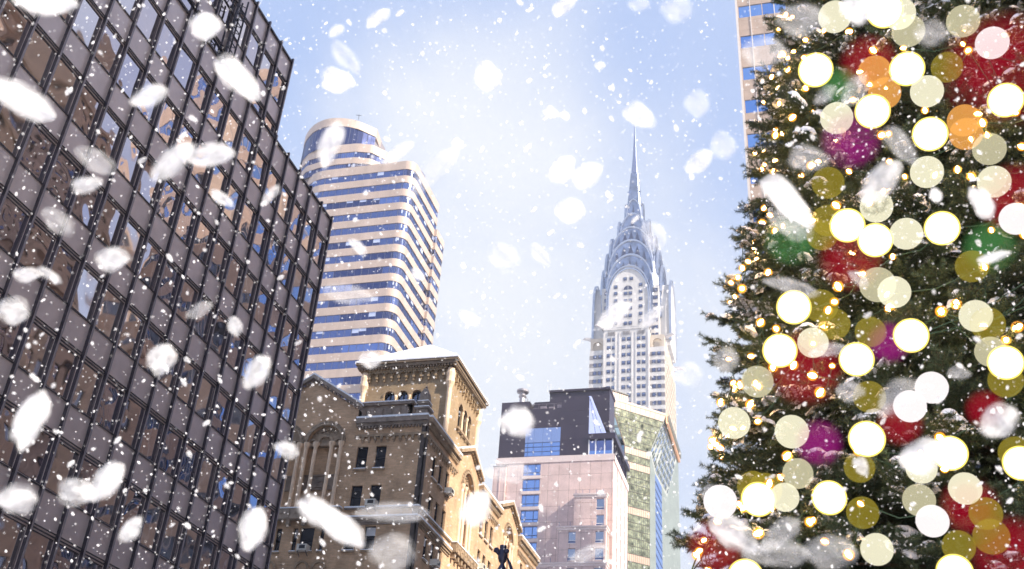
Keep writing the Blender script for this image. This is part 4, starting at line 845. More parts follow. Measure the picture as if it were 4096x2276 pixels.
# globe lamps and colour glows: kind, centre, radius, label; snowflakes: centre, half length, half width, tilt, kind, label
GLOBES = [
    ('W', 9.267, -0.573, 8.474, 0.197, 'blazing white globe lamp at the photo top, overlapping and left of a green one'),
    ('W', 8.559, -1.411, 7.686, 0.177, 'blazing white globe lamp at the photo top, overlapping and above a cream one'),
    ('W', 8.612, -1.028, 7.228, 0.176, 'blazing white globe lamp high on the fir, overlapping and below an orange one'),
    ('W', 8.267, -1.46, 6.585, 0.164, 'blazing white globe lamp high on the fir, just left of an orange one'),
    ('W', 8.173, -2.14, 6.808, 0.161, 'blazing white globe lamp high on the fir, overlapping and below a red one'),
    ('W', 8.533, -0.645, 5.821, 0.164, 'blazing white globe lamp halfway up the fir, overlapping and right of an olive one'),
    ('W', 8.325, -0.85, 5.492, 0.157, 'blazing white globe lamp halfway up the fir, overlapping and right of a red one'),
    ('W', 8.045, -1.375, 5.37, 0.15, 'blazing white globe lamp halfway up the fir, just right of a cream one'),
    ('W', 8.802, -1.33, 8.789, 0.199, 'blazing white globe lamp at the photo top, overlapping and left of a cream one'),
    ('W', 8.749, -0.097, 5.105, 0.163, "blazing white globe lamp below the fir's middle, overlapping and left of an olive one"),
    ('W', 8.87, 0.061, 4.724, 0.162, "blazing white globe lamp below the fir's middle, overlapping and left of a red one"),
    ('W', 8.202, -0.557, 4.24, 0.146, "blazing white globe lamp below the fir's middle, overlapping and below an olive one"),
    ('W', 7.968, -0.982, 4.305, 0.142, "blazing white globe lamp below the fir's middle, overlapping and right of a magenta one"),
    ('W', 7.634, -1.572, 3.843, 0.131, "blazing white globe lamp below the fir's middle, overlapping and above an olive one"),
    ('W', 7.95, -0.544, 3.415, 0.142, 'blazing white globe lamp low on the fir, overlapping and above an olive one'),
    ('W', 7.694, -1.089, 3.165, 0.128, 'blazing white globe lamp low on the fir, just right of a cream one'),
    ('W', 8.722, 0.334, 3.24, 0.148, 'blazing white globe lamp low on the fir, overlapping and below an olive one, left one'),
    ('W', 8.107, -0.225, 3.007, 0.135, 'blazing white globe lamp low on the fir, just left of an olive one'),
    ('W', 7.46, -1.5, 2.975, 0.121, 'blazing white globe lamp low on the fir, overlapping and below an olive one, right one'),
    ('W', 8.628, 0.469, 2.552, 0.148, 'blazing white globe lamp at the photo foot, just below a red one'),
    ('W', 7.524, -0.97, 2.24, 0.123, 'blazing white globe lamp at the photo foot, overlapping and below an olive one'),
    ('P', 9.32, -0.858, 9.308, 0.186, 'pale cream globe lamp at the photo top, just above a red one, left one'),
    ('P', 8.595, -2.033, 8.271, 0.164, 'pale cream globe lamp at the photo top, just above a red one, right one'),
    ('P', 8.963, -0.707, 7.487, 0.167, 'pale cream globe lamp high on the fir, overlapping and above a magenta one'),
    ('P', 8.489, -1.543, 7.297, 0.157, 'pale cream globe lamp high on the fir, overlapping and below a white one'),
    ('P', 8.769, -1.525, 8.402, 0.169, 'pale cream globe lamp at the photo top, overlapping and below a cream one'),
    ('P', 8.853, -1.48, 8.757, 0.173, 'pale cream globe lamp at the photo top, overlapping and right of a white one'),
    ('P', 8.336, -1.384, 6.199, 0.147, 'pale cream globe lamp high on the fir, just below a white one'),
    ('P', 8.21, -1.92, 6.292, 0.144, 'pale cream globe lamp high on the fir, overlapping and right of an orange one'),
    ('P', 8.113, -1.877, 5.855, 0.139, 'pale cream globe lamp high on the fir, overlapping and left of a red one'),
    ('P', 8.327, -1.119, 5.533, 0.142, 'pale cream globe lamp halfway up the fir, overlapping and right of a white one'),
    ('P', 8.344, -0.819, 5.035, 0.154, 'pale cream globe lamp halfway up the fir, overlapping and left of a cream one'),
    ('P', 8.236, -0.935, 4.882, 0.137, 'pale cream globe lamp halfway up the fir, overlapping and right of a cream one'),
    ('P', 8.641, -0.233, 4.66, 0.136, "pale cream globe lamp below the fir's middle, overlapping and above a red one"),
    ('P', 9.144, 0.292, 4.555, 0.15, "pale cream globe lamp below the fir's middle, just left of a red one"),
    ('P', 9.496, 0.546, 4.303, 0.153, 'pale cream globe lamp low on the fir, just below a cream one'),
    ('P', 8.675, 0.015, 3.823, 0.144, 'pale cream globe lamp low on the fir, overlapping and left of a magenta one'),
    ('P', 8.515, -0.006, 3.376, 0.125, 'pale cream globe lamp low on the fir, overlapping and above a cream one'),
    ('P', 8.564, 0.115, 3.192, 0.118, 'pale cream globe lamp low on the fir, overlapping and right of an olive one'),
    ('P', 7.819, -0.892, 3.106, 0.112, 'pale cream globe lamp low on the fir, just left of a white one'),
    ('P', 7.867, -0.848, 2.879, 0.117, 'pale cream globe lamp low on the fir, overlapping and above a milky one'),
    ('P', 7.732, -1.156, 2.906, 0.114, 'pale cream globe lamp low on the fir, overlapping and above a red one'),
    ('P', 7.928, -0.517, 2.537, 0.116, 'pale cream globe lamp at the photo foot, just below an olive one'),
    ('P', 7.828, -1.521, 4.041, 0.117, "pale cream globe lamp below the fir's middle, overlapping and left of a white one"),
    ('P', 7.895, -1.478, 4.403, 0.127, "pale cream globe lamp below the fir's middle, overlapping and left of an olive one"),
    ('P', 8.522, -0.923, 5.995, 0.149, 'pale cream globe lamp halfway up the fir, just above a white one'),
    ('K', 8.448, -2.215, 7.785, 0.158, 'milky white globe lamp at the photo top, overlapping and above a red one'),
    ('K', 7.873, -1.061, 3.785, 0.123, "milky white globe lamp below the fir's middle, overlapping and right of a milky one"),
    ('K', 7.894, -0.885, 3.646, 0.123, 'milky white globe lamp low on the fir, overlapping and above a red one'),
    ('K', 7.647, -0.893, 2.642, 0.112, 'milky white globe lamp at the photo foot, overlapping and below a cream one'),
    ('K', 7.991, -1.953, 5.363, 0.134, 'milky white globe lamp halfway up the fir, overlapping and below a red one'),
    ('K', 9.392, 0.702, 3.477, 0.153, 'milky white globe lamp low on the fir, just left of an olive one'),
    ('O', 8.58, -1.787, 7.66, 0.152, 'dim olive globe lamp at the photo top, overlapping and left of a red one'),
    ('O', 8.949, -0.542, 6.646, 0.161, 'dim olive globe lamp high on the fir, just above an olive one'),
    ('O', 8.843, -0.494, 6.11, 0.156, 'dim olive globe lamp halfway up the fir, overlapping and above an olive one'),
    ('O', 8.923, -0.427, 5.997, 0.148, 'dim olive globe lamp halfway up the fir, overlapping and below an olive one'),
    ('O', 8.293, -0.627, 3.934, 0.131, "dim olive globe lamp below the fir's middle, just left of a red one"),
    ('O', 8.213, -0.479, 3.288, 0.119, 'dim olive globe lamp low on the fir, overlapping and below a white one'),
    ('O', 8.111, -0.458, 2.881, 0.121, 'dim olive globe lamp at the photo foot, just right of a white one'),
    ('O', 7.705, -1.046, 2.475, 0.111, 'dim olive globe lamp at the photo foot, overlapping and above a white one'),
    ('O', 7.758, -1.267, 2.726, 0.113, 'dim olive globe lamp at the photo foot, overlapping and right of a red one'),
    ('O', 7.694, -1.266, 2.537, 0.121, 'dim olive globe lamp at the photo foot, overlapping and left of a red one'),
    ('O', 7.846, -1.589, 3.796, 0.127, "dim olive globe lamp below the fir's middle, overlapping and below a white one"),
    ('O', 7.72, -1.534, 3.156, 0.12, 'dim olive globe lamp low on the fir, overlapping and above a white one, right one'),
    ('O', 8.578, -0.428, 4.802, 0.142, "dim olive globe lamp below the fir's middle, overlapping and below an olive one"),
    ('O', 8.774, -0.339, 5.111, 0.155, "dim olive globe lamp below the fir's middle, overlapping and above an olive one"),
    ('O', 8.911, 0.279, 3.395, 0.145, 'dim olive globe lamp low on the fir, overlapping and above a white one, left one'),
    ('O', 7.969, -1.568, 4.364, 0.133, "dim olive globe lamp below the fir's middle, overlapping and right of a cream one"),
    ('O', 8.345, -0.708, 4.569, 0.13, "dim olive globe lamp below the fir's middle, overlapping and left of a magenta one"),
    ('O', 8.063, -1.554, 4.973, 0.133, 'dim olive globe lamp halfway up the fir, overlapping and below a green one'),
    ('O', 9.066, 0.385, 3.483, 0.141, 'dim olive globe lamp low on the fir, overlapping and left of an olive one'),
    ('G', 8.872, -1.139, 7.985, 0.168, 'clear orange globe lamp at the photo top, overlapping and below a red one'),
    ('G', 8.738, -1.184, 7.552, 0.163, 'clear orange globe lamp high on the fir, overlapping and above a white one'),
    ('G', 8.331, -1.779, 6.59, 0.148, 'clear orange globe lamp high on the fir, overlapping and below an orange one'),
    ('G', 8.345, -1.789, 6.764, 0.15, 'clear orange globe lamp high on the fir, overlapping and above an orange one'),
    ('R', 8.7, -2.309, 7.646, 0.478, 'hazy red glow ball at the photo top, just below a milky one'),
    ('R', 8.369, -2.08, 5.831, 0.266, 'hazy red glow ball halfway up the fir, just above a milky one'),
    ('R', 9.138, -1.125, 8.351, 0.262, 'hazy red glow ball at the photo top, just above an orange one'),
    ('R', 8.308, -0.839, 3.691, 0.154, 'hazy red glow ball low on the fir, just below a milky one'),
    ('R', 8.04, -1.447, 3.655, 0.129, 'hazy red glow ball low on the fir, just below an olive one'),
    ('R', 8.044, -1.213, 2.881, 0.176, 'hazy red glow ball low on the fir, just left of an olive one'),
    ('R', 7.877, -1.416, 2.452, 0.237, 'hazy red glow ball at the photo foot, just right of an olive one'),
    ('R', 8.984, -0.149, 4.59, 0.293, "hazy red glow ball below the fir's middle, just below a cream one"),
    ('R', 8.816, -0.655, 5.611, 0.245, 'hazy red glow ball halfway up the fir, just left of a white one'),
    ('R', 9.661, 0.784, 3.145, 0.221, 'hazy red glow ball at the photo foot, just above a white one'),
    ('M', 9.118, -0.83, 7.3, 0.259, 'hazy magenta glow ball high on the fir, just below a cream one'),
    ('M', 8.498, -0.855, 4.535, 0.155, "hazy magenta glow ball below the fir's middle, just right of an olive one"),
    ('M', 8.725, -0.201, 3.727, 0.171, 'hazy magenta glow ball low on the fir, just right of a cream one'),
    ('N', 9.274, -0.818, 8.205, 0.185, 'hazy green glow ball high on the fir, just right of a white one'),
    ('N', 9.393, -0.137, 6.298, 0.227, 'hazy green glow ball halfway up the fir, just left of an olive one'),
    ('N', 8.337, -1.78, 5.322, 0.19, 'hazy green glow ball halfway up the fir, just above an olive one'),
]
FLAKES = [
    (1.885, 1.561, 2.196, 0.056, 0.0498, 0.0, 'a', 'medium-sized bright round snowflake before the dark offices, top right'),
    (2.018, 1.52, 2.112, 0.0972, 0.0523, 42.0, 'a', 'large bright streaky snowflake tilted down-right before the dark offices, top right'),
    (1.523, 1.733, 1.629, 0.1015, 0.0449, 28.0, 'a', 'large bright streaky snowflake tilted down-right before the dark offices, top left'),
    (1.225, 1.428, 1.581, 0.0744, 0.0372, 0.0, 'a', 'large bright streaky snowflake before the dark offices, top left'),
    (1.327, 1.087, 1.188, 0.0568, 0.0284, -45.0, 'b', 'large blurred streaky snowflake tilted up-right before the dark offices, top right, lower one'),
    (1.689, 1.289, 1.522, 0.0712, 0.0356, -8.0, 'b', 'large blurred streaky snowflake tilted up-right before the dark offices, top right, upper one'),
    (1.752, 1.517, 1.292, 0.0462, 0.0361, 0.0, 'b', 'medium-sized blurred oval snowflake before the dark offices, middle left, upper one'),
    (1.225, 1.095, 1.263, 0.0408, 0.0235, -25.0, 'b', 'medium-sized blurred oval snowflake tilted up-right before the dark offices, top right'),
    (1.273, 1.212, 1.109, 0.0314, 0.0197, -20.0, 'b', 'medium-sized blurred oval snowflake tilted up-right before the dark offices, top left'),
    (2.171, 2.065, 1.993, 0.0817, 0.0436, 30.0, 'c', 'large faint streaky snowflake tilted down-right before the dark offices, top left'),
    (1.882, 1.841, 1.527, 0.0576, 0.0345, 40.0, 'c', 'medium-sized faint oval snowflake tilted down-right before the dark offices, middle left'),
    (1.644, 1.503, 0.825, 0.0674, 0.0377, -65.0, 'a', 'large bright oval snowflake tilted up-right before the dark offices, bottom left, upper one'),
    (1.923, 1.726, 0.769, 0.053, 0.0408, 0.0, 'b', 'medium-sized blurred oval snowflake before the dark offices, bottom left, lower one'),
    (2.666, 2.079, 1.11, 0.0835, 0.0512, -55.0, 'a', 'large bright oval snowflake tilted up-right before the dark offices, bottom left, lower one'),
    (2.537, 2.078, 1.026, 0.065, 0.052, 0.0, 'b', 'medium-sized blurred oval snowflake before the dark offices, bottom left, upper one'),
    (2.774, 1.602, 0.983, 0.0786, 0.0532, -80.0, 'a', 'large bright oval snowflake tilted up-right before the dark offices, bottom right'),
    (1.91, 1.432, 1.099, 0.0437, 0.0398, -60.0, 'b', 'medium-sized blurred round snowflake before the dark offices, middle right'),
    (2.154, 1.321, 1.18, 0.058, 0.0369, -60.0, 'b', 'medium-sized blurred oval snowflake tilted up-right before the dark offices, middle right'),
    (2.223, 1.587, 1.43, 0.0467, 0.0257, -30.0, 'c', 'medium-sized faint streaky snowflake tilted up-right before the dark offices, middle right'),
    (1.779, 0.894, 0.66, 0.0555, 0.0302, 30.0, 'a', 'large bright streaky snowflake tilted down-right before the brick building, upper one'),
    (2.485, 1.18, 0.882, 0.0874, 0.0415, 35.0, 'a', 'large bright streaky snowflake tilted down-right before the brick building, lower one'),
    (2.126, 0.888, 0.786, 0.0829, 0.0276, 0.0, 'c', 'large faint streaky snowflake before the brick building'),
    (3.016, 1.243, 0.983, 0.0902, 0.0709, 0.0, 'c', 'large faint oval snowflake before the brick building, lower one'),
    (1.888, 0.612, 0.695, 0.0438, 0.0358, -70.0, 'a', 'medium-sized bright round snowflake before the brick building, lower one'),
    (2.136, 0.769, 2.091, 0.0526, 0.0444, 70.0, 'a', 'medium-sized bright round snowflake in the sky left of the spire, highest of three'),
    (2.209, 1.293, 2.226, 0.0616, 0.0513, 0.0, 'a', 'medium-sized bright round snowflake in the sky above the rounded tower'),
    (1.514, 0.872, 1.592, 0.0492, 0.025, 50.0, 'c', 'medium-sized faint streaky snowflake tilted down-right in the sky above the rounded tower'),
    (2.149, 1.156, 2.414, 0.0468, 0.026, -35.0, 'b', 'medium-sized blurred streaky snowflake tilted up-right in the sky above the rounded tower'),
    (2.262, 0.582, 2.465, 0.054, 0.0308, -45.0, 'b', 'medium-sized blurred oval snowflake tilted up-right in the sky left of the spire'),
    (1.376, 0.214, 1.476, 0.023, 0.0154, 0.0, 'c', 'small faint oval snowflake in the sky beside the spire'),
    (2.395, 0.597, 1.928, 0.0545, 0.0427, -50.0, 'a', 'medium-sized bright oval snowflake tilted up-right in the sky left of the spire'),
    (1.549, 0.338, 1.223, 0.0348, 0.0288, -45.0, 'a', 'medium-sized bright round snowflake in the sky left of the spire, middle of three'),
    (2.215, 0.528, 1.639, 0.0488, 0.0403, 0.0, 'a', 'medium-sized bright round snowflake in the sky left of the spire, lowest of three'),
    (2.015, 0.313, 1.767, 0.0511, 0.0368, 25.0, 'b', 'medium-sized blurred oval snowflake tilted down-right in the sky beside the spire'),
    (1.74, 0.142, 1.536, 0.037, 0.0334, 80.0, 'c', 'medium-sized faint round snowflake in the sky beside the fir, number 2 from the top'),
    (1.952, 0.105, 1.59, 0.042, 0.0362, 60.0, 'c', 'medium-sized faint round snowflake in the sky beside the fir, number 3 from the top'),
    (2.573, 0.214, 2.039, 0.0573, 0.0373, -40.0, 'b', 'medium-sized blurred oval snowflake tilted up-right in the sky beside the fir'),
    (1.721, 0.181, 1.813, 0.0455, 0.0398, 0.0, 'c', 'medium-sized faint round snowflake in the sky beside the fir, number 1 from the top'),
    (1.788, 0.567, 1.221, 0.039, 0.0356, 0.0, 'c', 'medium-sized faint round snowflake in the sky left of the spire'),
    (2.288, 0.961, 1.888, 0.1003, 0.0401, -45.0, 'c', 'large faint streaky snowflake tilted up-right over the rounded tower'),
    (2.22, 0.304, 1.538, 0.0463, 0.037, 60.0, 'c', 'medium-sized faint oval snowflake tilted down-right over the spired tower'),
    (2.329, 0.478, 2.258, 0.0198, 0.0161, 0.0, 'b', 'small blurred round snowflake in the sky left of the spire'),
    (1.476, 0.888, 1.638, 0.0198, 0.0135, -30.0, 'b', 'small blurred oval snowflake tilted up-right in the sky above the rounded tower'),
    (2.202, 0.632, 1.029, 0.0475, 0.0437, 0.0, 'a', 'medium-sized bright round snowflake before the brick building, upper one'),
    (2.789, 0.505, 1.65, 0.0683, 0.0397, -40.0, 'b', 'medium-sized blurred oval snowflake tilted up-right over the spired tower'),
    (2.408, 0.338, 1.41, 0.0425, 0.0213, -45.0, 'b', 'medium-sized blurred streaky snowflake tilted up-right over the spired tower'),
    (2.275, -0.028, 1.65, 0.0978, 0.0447, 42.0, 'a', 'large bright streaky snowflake tilted down-right over the fir upper part'),
    (1.874, -0.076, 1.461, 0.0495, 0.0378, 0.0, 'c', 'medium-sized faint oval snowflake over the fir upper part'),
    (1.581, -0.225, 1.242, 0.0475, 0.023, 45.0, 'c', 'large faint streaky snowflake tilted down-right over the fir upper part'),
    (2.802, -0.325, 2.06, 0.0978, 0.0555, -50.0, 'b', 'large blurred oval snowflake tilted up-right over the fir upper part'),
    (1.603, -0.165, 1.404, 0.0388, 0.0259, -60.0, 'c', 'medium-sized faint oval snowflake tilted up-right over the fir top, upper one'),
    (2.755, -0.045, 1.909, 0.0761, 0.0571, 30.0, 'c', 'large faint oval snowflake tilted down-right over the fir upper part'),
    (1.873, -0.008, 1.787, 0.0646, 0.049, 0.0, 'c', 'large faint oval snowflake over the fir top, lower one'),
    (2.846, -0.612, 1.982, 0.0586, 0.04, 60.0, 'a', 'medium-sized bright oval snowflake tilted down-right over the fir upper part'),
    (2.2, -0.475, 1.378, 0.0419, 0.015, -15.0, 'a', 'medium-sized bright streaky snowflake tilted up-right over the fir upper part'),
    (2.823, -0.482, 2.009, 0.0291, 0.0238, 60.0, 'a', 'small bright round snowflake over the fir upper part'),
    (2.605, -0.493, 1.15, 0.0601, 0.0492, -40.0, 'b', 'medium-sized blurred round snowflake over the fir lower part'),
    (2.147, -0.216, 1.014, 0.0541, 0.0379, -45.0, 'c', 'large faint oval snowflake tilted up-right over the fir lower part'),
    (2.952, -0.176, 1.186, 0.0338, 0.0265, 50.0, 'b', 'small blurred oval snowflake tilted down-right over the fir foot'),
    (2.832, -0.335, 1.162, 0.0769, 0.0559, -20.0, 'a', 'large bright oval snowflake tilted up-right over the fir foot'),
    (2.925, 0.192, 0.991, 0.0866, 0.0562, 30.0, 'b', 'large blurred oval snowflake tilted down-right in the sky beside the fir'),
    (2.599, 0.055, 0.873, 0.0623, 0.0353, -40.0, 'c', 'large faint oval snowflake tilted up-right over the fir foot'),
    (2.243, 0.058, 0.715, 0.0713, 0.0356, 0.0, 'c', 'large faint streaky snowflake over the fir foot'),
    (2.883, -0.065, 0.916, 0.0859, 0.0572, 0.0, 'c', 'large faint oval snowflake over the fir foot'),
    (1.558, -0.308, 1.481, 0.037, 0.0312, 0.0, 'c', 'medium-sized faint round snowflake over the fir top'),
    (2.796, -0.164, 1.346, 0.047, 0.0353, 0.0, 'c', 'medium-sized faint oval snowflake over the fir lower part'),
    (2.118, -0.26, 2.132, 0.0594, 0.0502, 0.0, 'a', 'medium-sized bright round snowflake over the fir top'),
    (1.838, -0.099, 1.84, 0.0689, 0.0492, 0.0, 'c', 'large faint oval snowflake over the fir top, upper one'),
    (2.894, -0.116, 1.534, 0.0558, 0.0248, -10.0, 'c', 'medium-sized faint streaky snowflake tilted up-right over the fir lower part'),
    (1.584, 0.911, 1.414, 0.0542, 0.0297, -70.0, 'b', 'large blurred streaky snowflake tilted up-right over the rounded tower'),
    (1.871, 0.887, 1.613, 0.0497, 0.0199, -35.0, 'b', 'medium-sized blurred streaky snowflake tilted up-right over the rounded tower'),
    (2.57, 1.088, 1.717, 0.0298, 0.0186, 40.0, 'b', 'small blurred oval snowflake tilted down-right over the rounded tower'),
    (2.014, 1.024, 1.305, 0.0691, 0.0296, 10.0, 'c', 'large faint streaky snowflake tilted down-right over the rounded tower'),
    (2.358, 1.199, 1.693, 0.0357, 0.019, 40.0, 'b', 'small blurred streaky snowflake tilted down-right over the rounded tower'),
    (2.411, 1.131, 1.338, 0.0383, 0.0293, 0.0, 'b', 'medium-sized blurred oval snowflake before the brick building'),
    (2.876, 1.013, 1.729, 0.0451, 0.0239, 30.0, 'b', 'medium-sized blurred streaky snowflake tilted down-right in the sky left of the spire'),
    (3.351, 0.686, 1.079, 0.0679, 0.0299, -20.0, 'c', 'medium-sized faint streaky snowflake tilted up-right before the pink hotel'),
    (2.819, 0.829, 1.158, 0.0717, 0.0418, 0.0, 'c', 'large faint oval snowflake before the brick building, upper one'),
    (2.226, 1.604, 1.823, 0.0449, 0.0224, 35.0, 'b', 'medium-sized blurred streaky snowflake tilted down-right before the dark offices, middle right'),
    (1.554, 1.008, 1.268, 0.0255, 0.0127, -50.0, 'b', 'small blurred streaky snowflake tilted up-right before the dark offices, middle right'),
    (1.979, 1.972, 1.435, 0.0428, 0.0261, 0.0, 'b', 'medium-sized blurred oval snowflake before the dark offices, middle left, lower one'),
    (2.144, 2.148, 1.433, 0.0559, 0.0508, 0.0, 'b', 'medium-sized blurred round snowflake before the dark offices, middle left'),
    (2.151, 1.194, 0.962, 0.034, 0.024, 20.0, 'b', 'medium-sized blurred oval snowflake tilted down-right before the brick building'),
    (2.239, 1.633, 0.804, 0.0437, 0.0284, -50.0, 'b', 'medium-sized blurred oval snowflake tilted up-right before the dark offices, bottom left'),
    (1.768, 1.704, 1.276, 0.0377, 0.0147, 30.0, 'b', 'medium-sized blurred streaky snowflake tilted down-right before the dark offices, middle left'),
    (2.626, 1.726, 1.617, 0.0401, 0.0294, 70.0, 'b', 'small blurred oval snowflake tilted down-right before the dark offices, middle right'),
    (2.223, 0.229, 1.138, 0.038, 0.0361, 0.0, 'c', 'medium-sized faint round snowflake in the sky beside the fir, number 5 from the top'),
    (2.336, 0.147, 1.228, 0.04, 0.04, 0.0, 'c', 'medium-sized faint round snowflake in the sky beside the fir, number 4 from the top'),
    (1.867, 0.155, 0.705, 0.0227, 0.0227, 0.0, 'c', 'small faint round snowflake in the sky beside the fir'),
    (2.156, 0.584, 1.467, 0.0404, 0.0202, 50.0, 'c', 'medium-sized faint streaky snowflake tilted down-right in the sky left of the spire'),
    (2.181, 0.855, 1.891, 0.0228, 0.0159, 30.0, 'b', 'small blurred oval snowflake tilted down-right in the sky left of the spire, lowest of three'),
    (2.548, 0.685, 2.293, 0.0317, 0.0238, 20.0, 'b', 'small blurred oval snowflake tilted down-right in the sky left of the spire, highest of three'),
    (2.552, 0.638, 2.275, 0.0211, 0.0158, 30.0, 'b', 'small blurred oval snowflake tilted down-right in the sky left of the spire, middle of three'),
    (2.155, -0.022, 1.314, 0.0668, 0.021, 15.0, 'c', 'large faint streaky snowflake tilted down-right over the fir lower part'),
    (3.047, -0.244, 1.868, 0.0407, 0.0244, 40.0, 'c', 'small faint oval snowflake tilted down-right over the fir lower part'),
    (1.731, -0.119, 1.51, 0.0313, 0.0174, -40.0, 'c', 'medium-sized faint oval snowflake tilted up-right over the fir top, lower one'),
    (2.943, -0.474, 1.455, 0.0377, 0.0251, 0.0, 'c', 'small faint oval snowflake over the fir lower part'),
]

# ------------------------------------------------ fir tree
AX, AY = 11.738, -2.495
def Rz(z): return 4.45 - .18 * z
needle = mat('fir_needles', (.010, .023, .018), .5, var=.0, col2=(.060, .090, .036), vscale=1.6); bark = mat('fir_bark', (.09, .06, .04), .9, var=.3, vscale=5)
def mesh_np(name, V, F3, mats, parent, midx=None):
    me = bpy.data.meshes.new(name); n, k = len(V), len(F3)
    me.vertices.add(n); me.vertices.foreach_set('co', np.ascontiguousarray(V, dtype=np.float32).ravel())
    w = F3.shape[1]; me.loops.add(k * w); me.loops.foreach_set('vertex_index', np.ascontiguousarray(F3, dtype=np.int32).ravel())
    me.polygons.add(k); me.polygons.foreach_set('loop_start', np.arange(0, k * w, w, dtype=np.int32))
    if midx is not None: me.polygons.foreach_set('material_index', midx.astype(np.int32))
    for m in mats: me.materials.append(m)
    me.update(); me.validate()
    o = bpy.data.objects.new(name, me); COL.objects.link(o); o.parent = parent
    if parent: o.matrix_parent_inverse = Matrix.Translation(-Vector(parent.location))
    return o
def norm(a): return a / np.maximum(np.linalg.norm(a, axis=-1, keepdims=True), 1e-9)
def twig(p0, p1, rng, nn=6, step=.0115, nl=.060):
    """needles all round one twig, swept towards its tip -> (n,3,3) triangles"""
    L_ = np.linalg.norm(p1 - p0); m = max(3, int(L_ / step)); d = (p1 - p0) / L_
    t = np.repeat(np.linspace(.02, 1, m), nn) + rng.normal(0, .01, m * nn); base = p0 + t[:, None] * (p1 - p0)
    a = norm(np.cross(d, [.13, .2, .97])); b = np.cross(d, a); ph = rng.uniform(0, 2 * np.pi, m * nn)
    rad = np.cos(ph)[:, None] * a + np.sin(ph)[:, None] * b; sw = rng.uniform(.45, .95, m * nn)[:, None]
    dr = norm(rad + d * sw); ln = nl * rng.uniform(.75, 1.15, m * nn)[:, None] * np.where(t > .93, .8, 1)[:, None]
    wd = norm(np.cross(dr, rng.normal(0, 1, (m * nn, 3)))) * .0034
    return np.stack([base - wd, base + wd, base + dr * ln], 1)
def bough(seed, L_=1.5):
    rng = np.random.default_rng(seed); tr = []; tw = []; sn = []
    s = np.linspace(0, 1, 13); ax = np.stack([s * L_, np.cumsum(rng.normal(0, .012, 13)), -.30 * s * L_ * (1 - s * .85) + .0], 1)
    for a, b in zip(ax[3:-1], ax[4:]): tr.append(twig(a, b, rng)); tw.append((a, b))
    for i in range(3, 12):
        for sd_ in (-1, 1):
            ln = (.16 + .40 * (1 - s[i])) * rng.uniform(.75, 1.2); ang = rng.uniform(.6, .95) * sd_; p = ax[i] + (ax[i + 1] - ax[i]) * rng.random()
            e = p + ln * np.array([math.cos(ang), math.sin(ang), rng.uniform(-.12, .22)]); tr.append(twig(p, e, rng)); tw.append((p, e))
            if rng.random() < .5:
                q = p + (e - p) * rng.uniform(.35, .6); e2 = q + ln * .45 * np.array([math.cos(ang - .7 * sd_), math.sin(ang - .7 * sd_), rng.uniform(-.05, .3)]); tr.append(twig(q, e2, rng)); tw.append((q, e2))
            if rng.random() < .42: sn.append((p * .8 + e * .2, p * .15 + e * .85))
    e = ax[-1] + np.array([.12, 0, .05]); tr.append(twig(ax[-1], e, rng)); tw.append((ax[-1], e))
    T = np.concatenate(tr); V = T.reshape(-1, 3)
    st = []                                                              # twig stems as thin triangles
    for a, b in tw: st.append(np.stack([a + [0, 0, .006], a - [0, .006, .004], b])); st.append(np.stack([a + [0, .006, 0], a - [.004, .006, 0], b]))
    sv = []
    for a, b in sn:                                                      # snow lying along the top of a spray
        n = 7; d = (b - a); pr = norm(np.cross(d, [0, 0, 1.0])); 
        for k in range(n + 1):
            f = k / n; c = a + d * f + np.array([0, 0, .030]); wd_ = .085 * math.sin(math.pi * min(1, f * .9 + .1)) * rng.uniform(.6, 1.25) + .006; h = wd_ * .5
            sv.append([c - pr * wd_ + [0, 0, -.012], c - pr * wd_ * .5 + [0, 0, h * .8], c + [0, 0, h], c + pr * wd_ * .55 + [0, 0, h * .75], c + pr * wd_ + [0, 0, -.012]])
    return V, np.concatenate(st), (np.array(sv).reshape(len(sn), 8, 5, 3) if sn else np.zeros((0, 8, 5, 3)))
BO = [bough(100 + k) for k in range(7)]
fir = thing('fir_tree', 'tall snowy Christmas fir hung with glowing globes, filling the right of the photo', 'tree', loc=(AX, AY, GZ))
NV, SV, SN = [], [], []; camaz = math.atan2(-AY, -AX); limb = MB()
def place(b, az, z0, r0, sc, pitch, roll, snow):
    c, s = math.cos(az), math.sin(az); cp_, sp_ = math.cos(pitch), math.sin(pitch); cr, sr = math.cos(roll), math.sin(roll)
    M = np.array([[c, -s, 0], [s, c, 0], [0, 0, 1]]) @ np.array([[cp_, 0, -sp_], [0, 1, 0], [sp_, 0, cp_]]) @ np.array([[1, 0, 0], [0, cr, -sr], [0, sr, cr]]) * sc
    o = np.array([AX + r0 * c, AY + r0 * s, z0]); NV.append(BO[b][0] @ M.T + o); SV.append(BO[b][1] @ M.T + o)
    if snow and len(BO[b][2]): SN.append(BO[b][2] @ M.T + o)
z = .2
